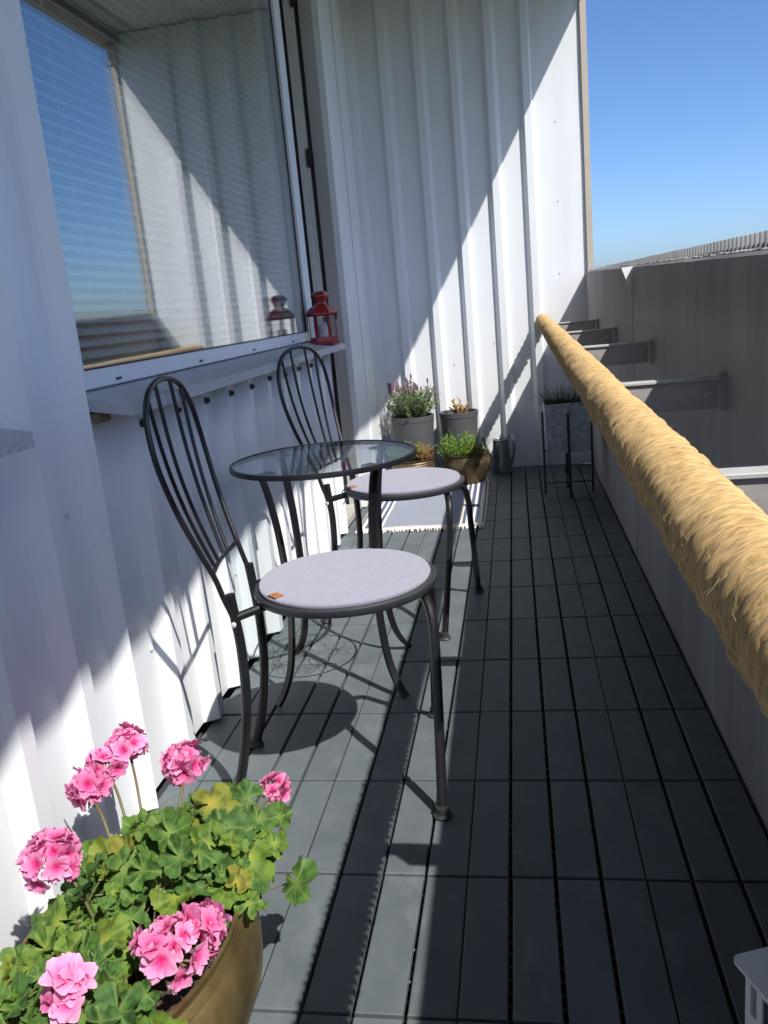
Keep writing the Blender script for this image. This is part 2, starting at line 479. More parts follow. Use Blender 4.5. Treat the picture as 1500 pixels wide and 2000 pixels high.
# ------------------------------------------------------------------ mesh helpers
class MB:
    def __init__(self):
        self.v, self.f, self.mi = [], [], []

    def add(self, vs, fs, mi=0):
        o = len(self.v)
        self.v += [tuple(x) for x in vs]
        self.f += [tuple(i + o for i in q) for q in fs]
        self.mi += [mi] * len(fs)
        return self

    def box(self, x0, x1, y0, y1, z0, z1, mi=0, b=0.0):
        if b <= 0:
            vs = [(x, y, z) for z in (z0, z1) for y in (y0, y1) for x in (x0, x1)]
            return self.add(vs, [(0, 2, 3, 1), (4, 5, 7, 6), (0, 1, 5, 4), (2, 6, 7, 3), (0, 4, 6, 2), (1, 3, 7, 5)], mi)
        # chamfered top and bottom edges
        def ring(z, i):
            return [(x0 + i, y0 + i, z), (x1 - i, y0 + i, z), (x1 - i, y1 - i, z), (x0 + i, y1 - i, z)]
        rs = [ring(z0, b), ring(z0 + b, 0), ring(z1 - b, 0), ring(z1, b)]
        vs = [p for r in rs for p in r]
        fs = [(3, 2, 1, 0), (12, 13, 14, 15)]
        for k in range(3):
            for i in range(4):
                j = (i + 1) % 4
                fs.append((4 * k + i, 4 * k + j, 4 * k + 4 + j, 4 * k + 4 + i))
        return self.add(vs, fs, mi)

    def tube(self, pts, r, n=8, cap=True, mi=0, flat=None, up=None):
        """Swept tube; r a number or list; flat=(w,h) sweeps a rectangle."""
        pts = [Vector(p) for p in pts]
        m = len(pts)
        rr = r if isinstance(r, (list, tuple)) else [r] * m
        vs = []
        ref = Vector(up) if up is not None else None
        prev = None
        for i, p in enumerate(pts):
            a = pts[max(0, i - 1)]
            b = pts[min(m - 1, i + 1)]
            d = (b - a).normalized()
            if ref is not None:
                u = (ref - d * ref.dot(d)).normalized()
            elif prev is None:
                u = Vector((0, 0, 1)) if abs(d.z) < 0.9 else Vector((1, 0, 0))
                u = (u - d * u.dot(d)).normalized()
            else:
                u = (prev - d * prev.dot(d)).normalized()
            prev = u
            w = d.cross(u)
            if flat:
                hw, hh = flat[0] / 2, flat[1] / 2
                for (s, q) in ((-1, -1), (1, -1), (1, 1), (-1, 1)):
                    vs.append(p + w * (s * hw) + u * (q * hh))
            else:
                for k in range(n):
                    t = 2 * math.pi * k / n
                    vs.append(p + (u * math.cos(t) + w * math.sin(t)) * rr[i])
        q = 4 if flat else n
        fs = []
        for i in range(m - 1):
            for k in range(q):
                j = (k + 1) % q
                fs.append((i * q + k, i * q + j, (i + 1) * q + j, (i + 1) * q + k))
        if cap:
            fs.append(tuple(range(q - 1, -1, -1)))
            fs.append(tuple((m - 1) * q + k for k in range(q)))
        return self.add(vs, fs, mi)

    def lathe(self, prof, n=32, c=(0, 0), mi=0, close=False):
        """prof: list of (radius, z) from bottom to top (outside) ..."""
        vs, fs = [], []
        for (r, z) in prof:
            for k in range(n):
                t = 2 * math.pi * k / n
                vs.append((c[0] + r * math.cos(t), c[1] + r * math.sin(t), z))
        m = len(prof)
        rng = range(m) if close else range(m - 1)
        for i in rng:
            i2 = (i + 1) % m
            for k in range(n):
                j = (k + 1) % n
                fs.append((i * n + k, i * n + j, i2 * n + j, i2 * n + k))
        return self.add(vs, fs, mi)

    def disc(self, r, z, n=32, c=(0, 0), mi=0, up=True):
        vs = [(c[0] + r * math.cos(2 * math.pi * k / n), c[1] + r * math.sin(2 * math.pi * k / n), z) for k in range(n)]
        f = tuple(range(n))
        return self.add(vs, [f if up else f[::-1]], mi)

    def prism(self, poly, z0, z1, mi=0):
        n = len(poly)
        vs = [(x, y, z0) for x, y in poly] + [(x, y, z1) for x, y in poly]
        fs = [tuple(range(n - 1, -1, -1)), tuple(range(n, 2 * n))]
        for i in range(n):
            j = (i + 1) % n
            fs.append((i, j, n + j, n + i))
        return self.add(vs, fs, mi)

    def mesh(self, name, mats, smooth=False, angle=None):
        me = bpy.data.meshes.new(name)
        me.from_pydata(self.v, [], self.f)
        for m in ([mats] if isinstance(mats, str) else mats):
            me.materials.append(MATS[m])
        me.polygons.foreach_set('material_index', self.mi)
        if smooth:
            me.polygons.foreach_set('use_smooth', [True] * len(self.f))
        me.update()
        if smooth and angle:
            me.set_sharp_from_angle(angle=rad(angle))
        return me

    def build(self, name, mats, parent=None, smooth=False, angle=35, recalc=True, loc=None):
        me = self.mesh(name, mats, False)
        if recalc:
            bm = bmesh.new()
            bm.from_mesh(me)
            bmesh.ops.recalc_face_normals(bm, faces=bm.faces[:])
            bm.to_mesh(me)
            bm.free()
        if smooth:
            me.polygons.foreach_set('use_smooth', [True] * len(me.polygons))
            if angle:
                me.set_sharp_from_angle(angle=rad(angle))
        return link(name, me, parent, loc)


def link(name, me, parent=None, loc=None, rot=None, scale=None):
    o = bpy.data.objects.new(name, me)
    COL.objects.link(o)
    if parent is not None:
        o.parent = parent
    if loc is not None:
        o.location = loc
    if rot is not None:
        o.rotation_euler = rot
    if scale is not None:
        o.scale = scale if hasattr(scale, '__len__') else (scale,) * 3
    return o


def tag(o, label=None, cat=None, group=None, kind=None):
    if label:
        o['label'] = label
    if cat:
        o['category'] = cat
    if group:
        o['group'] = group
    if kind:
        o['kind'] = kind
    return o


def thing(name, label, cat, loc=(0, 0, 0), rz=0.0, group=None):
    o = bpy.data.objects.new(name, None)
    o.empty_display_size = 0.05
    COL.objects.link(o)
    o.location = loc
    o.rotation_euler = (0, 0, rz)
    return tag(o, label, cat, group)


def copy_tree(o, parent=None):
    c = o.copy()
    COL.objects.link(c)
    c.parent = parent
    for ch in [x for x in o.children]:
        copy_tree(ch, c)
    return c


def smooth_path(ctrl, n=6):
    """Catmull-Rom through control points."""
    P = [Vector(p) for p in ctrl]
    P = [P[0] * 2 - P[1]] + P + [P[-1] * 2 - P[-2]]
    out = []
    for i in range(1, len(P) - 2):
        p0, p1, p2, p3 = P[i - 1], P[i], P[i + 1], P[i + 2]
        for k in range(n):
            t = k / n
            out.append(0.5 * ((2 * p1) + (p2 - p0) * t + (2 * p0 - 5 * p1 + 4 * p2 - p3) * t * t + (3 * p1 - p0 - 3 * p2 + p3) * t ** 3))
    out.append(P[-2])
    return out


# ------------------------------------------------------------------ the setting
# ground far below the balcony, reaching to the horizon
g = MB()
g.add([(-9000, -9000, -14), (9000, -9000, -14), (9000, 9000, -14), (-9000, 9000, -14)], [(0, 1, 2, 3)])
tag(g.build('ground', 'ground'), kind='structure')

# balcony slab under the deck
s = MB().box(-1.2, 0.62, -4.6, 3.6, -0.22, -0.030)
tag(s.build('balcony_slab', 'slab'), kind='structure')

# deck: click tiles of four slats
P, T = 0.075, 0.30
deck = bpy.data.objects.new('deck_floor', None)
COL.objects.link(deck)
tag(deck, kind='structure')
slat_meshes = []
for w in (0.0695, 0.0700, 0.0690):
    slat_meshes.append(MB().box(-w / 2, w / 2, -0.1468, 0.1468, -0.019, 0.0, b=0.0018).mesh('slat', 'deck_slat'))
y = -2.10
rows = []
while y < 3.28:
    rows.append(y)
    y += T
base = MB()
bits = MB()
for yi, yy in enumerate(rows):
    for k in range(-10, 6):
        cx = (k + 0.5) * P
        in_tile = (k + 1) % 4      # tile borders at k = -1, 3, ...
        shift = {0: 0.0017, 1: 0.0006, 2: -0.0006, 3: -0.0017}[in_tile]
        me = random.choice(slat_meshes)
        ln = 1.0
        cy = yy + T / 2
        if yy + T > 3.27:
            ln = (3.27 - yy) / T
            cy = yy + (3.27 - yy) / 2
        o = link('slat', me, deck, (cx - shift, cy, random.uniform(-0.0007, 0.0007)),
                 (random.uniform(-1, 1) * 0.0012, random.uniform(-1, 1) * 0.004, random.uniform(-1, 1) * 0.0012), (1, ln, 1))
    # lattice feet that join the slats, seen in the gaps
    for q in range(12):
        gy = yy + (q + 0.5) * T / 12
        if gy < 3.26:
            base.box(-0.742, 0.448, gy - 0.004, gy + 0.004, -0.0295, -0.0135)
    for k in range(-9, 6):
        for q in range(random.randint(0, 5)):
            if k in (-3, -2, -4, 0, 1):
                bx = k * P + random.uniform(-0.001, 0.001)
                by = yy + random.random() * T
                sz = random.uniform(0.0006, 0.0017)
                bits.box(bx - sz, bx + sz, by - sz, by + sz, -0.0136, -0.0136 + sz * 1.4)
base.build('tile_lattice', 'deck_base', deck)
tag(bits.build('joint_debris', 'debris', deck), kind='stuff')


def corrugated(length, height, pitch, first, top_w, slope_w, depth, z0=0.0, lo=None):
    """2D profile along u (0..length): returns list of (u, d) with d = height of rib above the pan."""
    prof = [(0.0, 0.0)]
    c = first
    while c - top_w / 2 - slope_w < length:
        for du, d in ((-top_w / 2 - slope_w, 0), (-top_w / 2, depth), (top_w / 2, depth), (top_w / 2 + slope_w, 0)):
            u = c + du
            if prof[-1][0] < u < length:
                prof.append((u, d))
        c += pitch
    prof.append((length, 0.0))
    return prof


def sheet(prof, z0, z1, place, t=0.0012, nz=14, wob=0.0012, seed=0):
    """Sweep the profile up from z0 to z1 with slight dents; place(u,d,z) -> xyz"""
    m = MB()
    vs, fs = [], []
    # subdivide wide flats so that dents show
    pr = []
    for a, b in zip(prof[:-1], prof[1:]):
        k = max(1, int((b[0] - a[0]) / 0.03))
        for i in range(k):
            s_ = i / k
            pr.append((a[0] + (b[0] - a[0]) * s_, a[1] + (b[1] - a[1]) * s_))
    pr.append(prof[-1])
    n = len(pr)
    for i in range(nz + 1):
        z = z0 + (z1 - z0) * i / nz
        for (u, d) in pr:
            w = noise.noise(Vector((u * 6, z * 2.2, seed))) * wob
            vs.append(place(u, d + w, z))
    for i in range(nz):
        for k in range(n - 1):
            fs.append((i * n + k, i * n + k + 1, (i + 1) * n + k + 1, (i + 1) * n + k))
    m.add(vs, fs)
    return m


# left wall: white profiled metal sheet below and between the windows
PAN_X, RIB = -0.757, 0.036
wall = thing('sheet_metal_wall', 'white profiled metal wall under the windows along the left side', 'wall')
Y0W = -4.4
first = (0.085 - Y0W) % 0.19
RIBS = dict(pitch=0.19, top_w=0.034, slope_w=0.020, depth=RIB)
for (ya, yb, za, zb, nm, sd_) in ((Y0W, -0.4245, 0.012, 0.838, 'lower_sheet', 1), (-0.4245, -0.0960, 0.012, 2.56, 'pier_sheet', 2), (-0.0960, 1.97, 0.012, 0.838, 'lower_sheet', 3)):
    prof = corrugated(yb - ya, 0, 0.19, (0.085 - ya) % 0.19, 0.034, 0.020, RIB)
    sheet(prof, za, zb, lambda u, d, z: (PAN_X + d, ya + u, z), nz=int((zb - za) / 0.06), seed=sd_).build(nm, 'white_sheet', wall, smooth=True, angle=18)
MB().box(-1.0, -0.79, Y0W, 1.97, 0.0, 0.862).build('wall_core', 'white_frame', wall)
MB().box(-1.0, -0.775, -0.41, -0.11, 0.862, 2.56).build('pier_core', 'white_frame', wall)
# fixing bolts under the sills, one to a rib
bolt = MB().lathe([(0.0001, 0.0), (0.0095, 0.0), (0.0095, 0.003), (0.0065, 0.0035)], 14)
bolt.lathe([(0.0062, 0.0035), (0.0062, 0.010), (0.0045, 0.0115), (0.0001, 0.0115)], 6)
bolt_me = bolt.mesh('bolt', 'bolt_metal')
k = -3
while 0.085 + 0.19 * k < 1.95:
    yb = 0.085 + 0.19 * k
    if not -0.32 < yb < -0.08:
        link('bolt', bolt_me, wall, (PAN_X + RIB + 0.0005, yb, 0.783 + random.uniform(-0.004, 0.004)), (random.uniform(-.15, .15), rad(90), 0))
    k += 1
scr = MB().lathe([(0.006, 0.0), (0.0055, 0.002), (0.003, 0.0035), (0.0001, 0.0035)], 10)
scr_me = scr.mesh('screw', 'screw_paint')
for (yy, zz) in ((0.03, 0.30), (-0.20, 0.66), (0.6, 0.28), (-0.36, 1.25)):
    link('screw', scr_me, wall, (PAN_X + 0.001, yy, zz), (0, rad(90), 0))


# ---- windows ------------------------------------------------------------------
def window(y0, y1, label, sill_label_y):
    """Frame front X=-0.772, glass at -0.784, bottom 0.902; y0..y1 is the visible glass."""
    z0, z1 = 0.902, 2.30
    wt = thing('window', label, 'window')
    fx0, fx1 = -0.850, -0.772
    sw = 0.100
    MB().box(fx0, fx1, y0 - 0.075, y0, 0.864, z1 + 0.07, b=0.003).build('frame_stile', 'white_frame', wt)
    MB().box(fx0, fx1, y1, y1 + sw, 0.864, z1 + 0.07, b=0.003).build('frame_stile', 'white_frame', wt)
    MB().box(fx0, fx1 - 0.002, y0 + 0.0005, y1 - 0.0005, 0.8645, z0, b=0.003).build('frame_rail', 'white_frame', wt)
    MB().box(fx0, fx1 - 0.002, y0 + 0.0005, y1 - 0.0005, z1, z1 + 0.069, b=0.003).build('frame_rail', 'white_frame', wt)
    gk = MB()
    for (a, b, c, d) in ((y0, y0 + 0.006, z0, z1), (y1 - 0.003, y1, z0, z1), (y0 + 0.006, y1 - 0.003, z0, z0 + 0.003)):
        gk.box(-0.790, -0.7815, a + 0.0003, b - 0.0003, c + 0.0003, d)
    gk.build('glazing_seal', 'gasket', wt)
    for x in (-0.788, -0.806):
        MB().box(x, x + 0.004, y0 + 0.001, y1 - 0.001, z0 + 0.001, z1 - 0.001).build('pane', 'pane_glass', wt)
    # rusty weep slots along the bottom rail
    for yy in [y0 + 0.13, y0 + 0.62, y0 + 1.1, y0 + 1.6]:
        if yy < y1:
            MB().box(-0.7745, -0.7712, yy, yy + 0.022, 0.874, 0.879).build('weep_cap', 'bolt_metal', wt)
    # sloping stone sill
    prof_ = [(-0.790, 0.8625), (-0.652, 0.840), (-0.652, 0.817), (-0.790, 0.839)]
    sy0, sy1 = sill_label_y
    m = MB()
    nseg = 1
    vs = [(x, sy0, z) for x, z in prof_] + [(x, sy1, z) for x, z in prof_]
    m.add(vs, [(0, 1, 2, 3), (7, 6, 5, 4), (0, 4, 5, 1), (1, 5, 6, 2), (2, 6, 7, 3), (3, 7, 4, 0)])
    so = m.build('sill', 'stone', wt)
    for (ya, yb) in ((sy0 + 0.004, sy0 + 0.05), (sy1 - 0.075, sy1 - 0.035)):
        MB().box(-0.756, -0.722, ya, yb, 0.808, 0.8262).build('shim', 'old_wood', so)
    return wt


window(-0.020, 1.858, 'wide white framed window with stone sill reflecting the end wall', (-0.092, 1.985))
window(-2.36, -0.495, 'second window, only the end of its stone sill in view', (-2.5, -0.425))


def blind(y0, y1, label):
    t = thing('venetian_blind', label, 'blind', (-0.850, 0, 0))
    n = 57
    pitch = 0.0245
    me = MB()
    hw = 0.0130
    vs = []
    for yy in (0, 1):
        for (a, b) in ((-1, 0.0), (-0.5, 0.0016), (0, 0.0021), (0.5, 0.0016), (1, 0.0)):
            vs.append((a, yy, b))
    L = y1 - y0
    tilt = rad(36)
    for yy in (0.0, L):
        pass
    vs = []
    prof_ = [(-1, 0.0), (-0.5, 0.0017), (0, 0.0022), (0.5, 0.0017), (1, 0.0)]
    for yy in (0.0, L):
        for a, b in prof_:
            x = a * hw
            vs.append((x * math.cos(tilt) + b * math.sin(tilt), yy, -x * math.sin(tilt) + b * math.cos(tilt)))
        for a, b in reversed(prof_):
            x = a * hw
            b2 = b - 0.0004
            vs.append((x * math.cos(tilt) + b2 * math.sin(tilt), yy, -x * math.sin(tilt) + b2 * math.cos(tilt)))
    fs = [tuple(range(9, -1, -1)), tuple(range(10, 20))]
    for i in range(10):
        j = (i + 1) % 10
        fs.append((i, j, 10 + j, 10 + i))
    me.add(vs, fs)
    sm = me.mesh('slat', 'blind')
    for i in range(n):
        link('slat', sm, t, (random.uniform(-0.0006, 0.0006), y0, 0.905 + i * pitch), (random.uniform(-1, 1) * 0.0012, random.uniform(-0.03, 0.03), 0))
    cord = MB()
    for q in (0.12, 0.5, 0.88):
        cord.tube([(0.0, y0 + L * q, 0.9), (0.0, y0 + L * q, 2.32)], 0.0012, 6)
    cord.build('ladder_cord', 'blind', t)
    MB().box(-0.02, 0.02, y0, y1, 2.305, 2.345).build('head_rail', 'blind', t)
    return t


blind(-0.015, 1.853, 'pale grey venetian blind closed behind the wide window')
blind(-2.355, -0.500, 'venetian blind behind the second window, beyond the left edge')
room = MB()
room.add([(-0.93, -2.6, 0.80), (-0.93, 2.0, 0.80), (-0.93, 2.0, 2.5), (-0.93, -2.6, 2.5)], [(0, 1, 2, 3)])
room.box(-0.9305, -0.851, 1.95, 1.96, 0.80, 2.5)
room.box(-0.9305, -0.851, -2.61, -2.60, 0.80, 2.5)
room.box(-0.9305, -0.851, -0.42, -0.10, 0.80, 2.5)
tag(room.build('room_interior', 'interior'), kind='structure')

# ---- door recess at the end of the window wall ---------------------------------
door = thing('balcony_door', 'narrow balcony door recess with weathered frame beside the red lantern', 'door')
JY = 2.47
MB().box(-1.02, -0.945, 1.975, JY + 0.1, 0.0, 2.56).build('door_leaf', 'dull_frame', door)
MB().box(-0.944, -0.915, JY - 0.055, JY + 0.02, 0.03, 2.42, b=0.002).build('frame_profile', 'dull_frame', door)
MB().box(-0.9145, -0.885, JY - 0.045, JY + 0.02, 0.03, 2.42, b=0.003).build('frame_profile', 'old_frame', door)
MB().box(-0.8845, -0.868, JY - 0.032, JY + 0.02, 0.03, 2.42, b=0.002).build('frame_profile', 'gasket', door)  # near-black colour stands in for the recess shadow beside the window stile
MB().box(-0.8675, -0.842, JY - 0.040, JY + 0.02, 0.03, 2.42, b=0.003).build('frame_profile', 'old_frame', door)
MB().box(-0.8415, -0.826, JY - 0.026, JY + 0.02, 0.03, 2.42, b=0.002).build('frame_profile', 'old_frame', door)
MB().box(-0.8255, -0.806, JY - 0.012, JY + 0.02, 0.03, 2.40).build('gasket', 'gasket', door)
MB().box(-0.8055, -0.748, JY - 0.020, JY + 0.02, 0.0, 2.56, b=0.002).build('reveal_board', 'dull_frame', door)
MB().box(-0.834, -0.812, JY - 0.036, JY - 0.010, 1.62, 1.70, b=0.003).build('hinge', 'gasket', door)
MB().box(-0.834, -0.812, JY - 0.036, JY - 0.010, 2.28, 2.36, b=0.003).build('hinge', 'gasket', door)
MB().box(-0.834, -0.815, JY - 0.034, JY - 0.010, 0.93, 0.985, b=0.003).build('hinge', 'gasket', door)
MB().box(-0.945, -0.75, 1.975, JY - 0.021, 0.0, 0.030).build('threshold', 'step_stone', door)
MB().box(-1.0, -0.86, 1.9585, 1.9745, 0.863, 2.56).build('jamb', 'dull_frame', door)
MB().box(-1.0, -0.786, 1.9705, 1.9742, 0.0, 0.863).build('jamb', 'dull_frame', door)

# ---- white boards between the door and the end wall -----------------------------
pw = thing('board_wall', 'strip of white painted vertical boards between door and end wall', 'wall')
MB().box(-1.0, -0.755, JY + 0.021, 3.34, 0.0, 2.56).build('backing', 'dull_frame', pw)
edges = [JY - 0.004, 2.565, 2.80, 2.888, 3.10, 3.262]
proud = [0.006, 0.0, 0.008, 0.001, 0.006]
for i in range(5):
    x1 = -0.728 + proud[i]
    MB().box(-0.7549, x1, edges[i] + 0.0015, edges[i + 1] - 0.0015, 0.004, 2.555, b=0.003).build('plank', 'white_plank', pw)

# ---- end wall --------------------------------------------------------------------
EW = 3.282
ew = thing('end_wall', 'tall white ribbed metal partition closing the far end of the balcony', 'wall')
X0E = -0.745
prof = corrugated(0.213 - X0E, 0, 0.185, (-0.555 - X0E) % 0.185, 0.036, 0.022, 0.030)
prof = [(u, d) for u, d in prof]
prof += [(0.235 - X0E, 0.001), (0.330 - X0E, 0.001), (0.362 - X0E, 0.0035), (0.466 - X0E, 0.0035)]
sheet(prof, 0.006, 2.56, lambda u, d, z: (X0E + u, EW - d, z), nz=34, wob=0.0016, seed=5).build('ribbed_sheet', 'white_sheet', ew, smooth=True, angle=18)
MB().box(X0E, 0.462, EW + 0.006, EW + 0.06, 0.0, 2.56).build('core', 'white_frame', ew)
MB().box(0.466, 0.497, EW - 0.020, EW + 0.07, 0.0, 2.40, b=0.003).build('edge_trim', 'beige_trim', ew)
MB().box(0.458, 0.502, EW - 0.026, EW + 0.075, 2.402, 2.53, b=0.003).build('edge_trim', 'beige_trim', ew)
for (xx, zz) in ((-0.243, 2.136), (-0.068, 2.138), (0.117, 2.134), (0.327, 1.832), (0.324, 1.438), (0.317, 1.065), (-0.43, 0.9), (-0.06, 0.72), (-0.29, 0.62)):
    link('screw', scr_me, ew, (xx, EW - 0.002, zz), (rad(90), 0, 0), (0.8, 0.8, 0.35))

# ---- soffit over the balcony --------------------------------------------------------
cl = thing('balcony_ceiling', 'pale soffit with edge gutter above, seen in the window glass', 'ceiling')
for i in range(6):
    xa = -1.0 + i * 0.238
    MB().box(xa + 0.002, xa + 0.236, -6.2, 3.40, 2.565, 2.60).build('soffit_board', 'soffit', cl)
MB().box(-1.0, 0.55, -6.2, 3.40, 2.6005, 2.95).build('slab_edge', 'soffit', cl)
MB().box(0.430, 0.552, -6.2, 3.40, 2.508, 2.599, b=0.004).build('gutter', 'gutter', cl)
MB().box(0.33, 0.4, -6.2, 3.20, 2.545, 2.564).build('cable_duct', 'dull_frame', cl)

# ---- parapet on the right ---------------------------------------------------------------
PX = 0.456
SL = 0.0181


def ptop(yv):
    return 1.002 + SL * (yv + 0.10)


par = thing('parapet', 'dark grey concrete parapet panels along the right edge', 'parapet')
for (a, b) in ((-4.4, -1.55), (-1.538, 1.452), (1.464, 3.30)):
    m = MB()
    n = max(2, int((b - a) / 0.06))
    vs = []
    for i in range(n + 1):
        yv = a + (b - a) * i / n
        tz = ptop(yv) + noise.noise(Vector((yv * 9, 3, 1))) * 0.002
        vs += [(PX, yv, -0.03), (PX + noise.noise(Vector((yv * 3, 0, 0))) * 0.0015, yv, tz - 0.006), (PX + 0.006, yv, tz), (PX + 0.028, yv, tz), (PX + 0.03, yv, -0.3)]
    fs = []
    for i in range(n):
        for k in range(4):
            fs.append((5 * i + k, 5 * i + k + 1, 5 * i + 6 + k, 5 * i + 5 + k))
    fs += [(0, 1, 2, 3, 4), tuple(5 * n + q for q in (4, 3, 2, 1, 0))]
    m.add(vs, fs)
    m.build('panel', 'parapet', par, smooth=True, angle=30)
MB().box(PX + 0.004, PX + 0.024, 1.449, 1.467, 0.0, 1.022).build('joint_filler', 'gasket', par)
MB().box(PX + 0.012, PX + 0.020, -1.552, -1.536, 0.0, 0.95).build('joint_filler', 'gasket', par)
# lumpy bead along the top
m = MB()
pts, rr = [], []
yv = -2.0
while yv < 3.26:
    pts.append((PX + 0.018 + noise.noise(Vector((yv * 20, 0, 5))) * 0.004, yv, ptop(yv) + 0.001 + noise.noise(Vector((yv * 16, 7, 0))) * 0.002))
    rr.append(0.0032 + abs(noise.noise(Vector((yv * 28, 1, 9)))) * 0.0035)
    yv += 0.02
m.tube(pts, rr, 6)
m.build('sealant_bead', 'sealant', par, smooth=True)
m = MB()
zj = ptop(1.45)
wedge = [(PX - 0.036, zj - 0.004), (PX + 0.004, zj - 0.002), (PX + 0.001, zj - 0.125), (PX - 0.006, zj - 0.125), (PX - 0.012, zj - 0.072)]
m.add([(x, 1.448, z) for x, z in wedge] + [(x, 1.452, z) for x, z in wedge], [(0, 1, 2, 3, 4), (9, 8, 7, 6, 5)] + [(i, (i + 1) % 5, 5 + (i + 1) % 5, 5 + i) for i in range(5)])
m.build('sunlit_edge_wedge', 'wedge_white', par)  # added white wedge standing in for the sunlit panel edge in the joint
# fine ribbed metal strip standing behind the parapet top
m = MB()
vs, fs = [], []
yv = -2.2
i = 0
while yv < 3.36:
    ph = (yv / 0.032) * 2 * math.pi
    x = 0.500 + 0.0085 * math.cos(ph)
    ht = 1.037 + 0.0102 * (yv - 0.025) + noise.noise(Vector((yv * 5, 2, 2))) * 0.0025
    vs += [(x, yv, 0.80), (x, yv, ht)]
    if i:
        fs.append((2 * i - 2, 2 * i, 2 * i + 1, 2 * i - 1))
    i += 1
    yv += 0.032 / 8
m.add(vs, fs)
o = m.build('ribbed_strip', 'zinc_strip', None, smooth=True, angle=60, recalc=False)
so = o.modifiers.new('thickness', 'SOLIDIFY')
so.thickness = 0.0009
tag(o, 'finely ribbed grey metal strip showing above the dark parapet', 'metal strip')

# ------------------------------------------------------------------ things
# ---- rope wrapped handrail
A = Vector((0.2123, 3.268, 0.8213))
B = Vector((0.1945, -2.6, 0.757))
hr = thing('rope_handrail', 'thick handrail tightly wrapped in golden jute rope', 'handrail')
dv = (B - A)
Lr = dv.length
dv.normalize()
uu = Vector((0, 0, 1))
uu = (uu - dv * uu.dot(dv)).normalized()
vv = dv.cross(uu)
MB().tube([A, B], 0.0190, 16).build('pipe', 'pipe', hr, smooth=True)


def rope_rad(s_, th):
    lump = noise.noise(Vector((s_ * 6.0, math.cos(th) * 0.9, math.sin(th) * 0.9)))
    return 0.0280 + lump * 0.0030


coil = MB()
pitch = 0.0182
seg = 30
NS = 12
cpts = []
turns = int(Lr / pitch)
for turn in range(turns):
    for k in range(seg):
        th = 2 * math.pi * k / seg
        s_ = (turn + k / seg) * pitch
        slant = 0.012 * math.cos(th + 0.7) + noise.noise(Vector((turn * 0.45, math.cos(th) * 0.8, math.sin(th) * 0.8))) * 0.0016
        R_ = rope_rad(s_, th) + noise.noise(Vector((turn * 1.7, math.cos(th) * 1.3, math.sin(th) * 1.3))) * 0.0034
        cpts.append((A + dv * min(max(s_ + slant, 0.008), Lr), (uu * math.cos(th) + vv * math.sin(th)), R_, 2 * math.pi * turn + th))
vs, fs = [], []
for i, (c_, rv_, R_, tw) in enumerate(cpts):
    for q in range(NS):
        ph = 2 * math.pi * q / NS
        ply = abs(math.cos(1.5 * (ph + tw * 3.2)))              # three plies laid along the strand
        rr_ = 0.0087 * (0.84 + 0.20 * ply) + noise.noise(Vector((i * 0.31, q * 1.3, 2))) * 0.0004
        vs.append(c_ + rv_ * (R_ + rr_ * math.cos(ph)) + dv * (rr_ * math.sin(ph)))
for i in range(len(cpts) - 1):
    for q in range(NS):
        j = (q + 1) % NS
        fs.append((i * NS + q, i * NS + j, (i + 1) * NS + j, (i + 1) * NS + q))
coil.add(vs, fs)
coil.build('rope_winding', 'rope', hr, smooth=True, angle=None)
fz = MB()
for q in range(6000):
    s_ = Lr * (random.random() ** 0.8)
    th = random.uniform(0, 2 * math.pi)
    rad_v = uu * math.cos(th) + vv * math.sin(th)
    tan = (-uu * math.sin(th) + vv * math.cos(th)) * random.choice((-1, 1))
    p0 = A + dv * s_ + rad_v * (rope_rad(s_, th) + 0.0065)
    ln = random.uniform(0.004, 0.010) * (1.7 if random.random() < 0.06 else 1)
    d1 = (tan * random.uniform(0.3, 1.0) + dv * random.uniform(-0.9, 0.9) + rad_v * random.uniform(0.1, 0.75)).normalized()
    p1 = p0 + d1 * ln * 0.55
    p2 = p1 + (d1 + tan * random.uniform(-0.5, 0.5) - rad_v * random.uniform(-0.2, 0.6)).normalized() * ln * 0.45
    w = dv.cross(d1).normalized() * 0.00012
    fz.add([p0 - w, p0 + w, p1 + w * 0.8, p1 - w * 0.8, p2], [(0, 1, 2, 3), (3, 2, 4)])
tag(fz.build('loose_fibres', 'rope_fibre', hr, recalc=False), kind='stuff')


# ---- brackets of the handrail
def bracket(yv, z, label):
    t = thing('rail_bracket', label, 'bracket', (0, yv, z), group='steel brackets between parapet and rope handrail')
    xl = 0.215
    MB().box(xl, PX - 0.012, -0.018, 0.016, -0.006, 0.0, b=0.001).build('top_flange', 'bracket_white', t)
    MB().box(xl + 0.03, PX - 0.014, -0.0135, -0.0085, -0.062, -0.0062).build('web', 'bracket_paint', t)
    MB().box(PX - 0.012, PX + 0.001, -0.020, 0.018, -0.066, 0.004, b=0.002).build('wall_plate', 'bracket_paint', t)
    b_ = MB().lathe([(0.008, 0), (0.008, 0.004), (0.005, 0.006), (0.0001, 0.006)], 8)
    b_.build('bolt', 'bracket_white', t, loc=(PX - 0.035, -0.0137, -0.032)).rotation_euler = (rad(90), 0, 0)
    MB().tube([(xl, 0, -0.003), (xl - 0.006, 0, 0.0)], 0.012, 8).build('saddle', 'pipe', t)
    return t


BR = [(2.668, 0.822, 'farthest steel rail bracket next to the end wall'),
      (1.95, 0.808, 'second farthest steel rail bracket on the dark parapet'),
      (1.045, 0.803, 'steel rail bracket just nearer than the parapet joint'),
      (0.175, 0.780, 'large near steel rail bracket with white sunlit top'),
      (-0.66, 0.772, 'nearest rail bracket, only its white top at the right edge'),
      (-1.52, 0.757, 'rail bracket behind the viewpoint, out of the picture')]
for a in BR[:5]:
    bracket(*a)


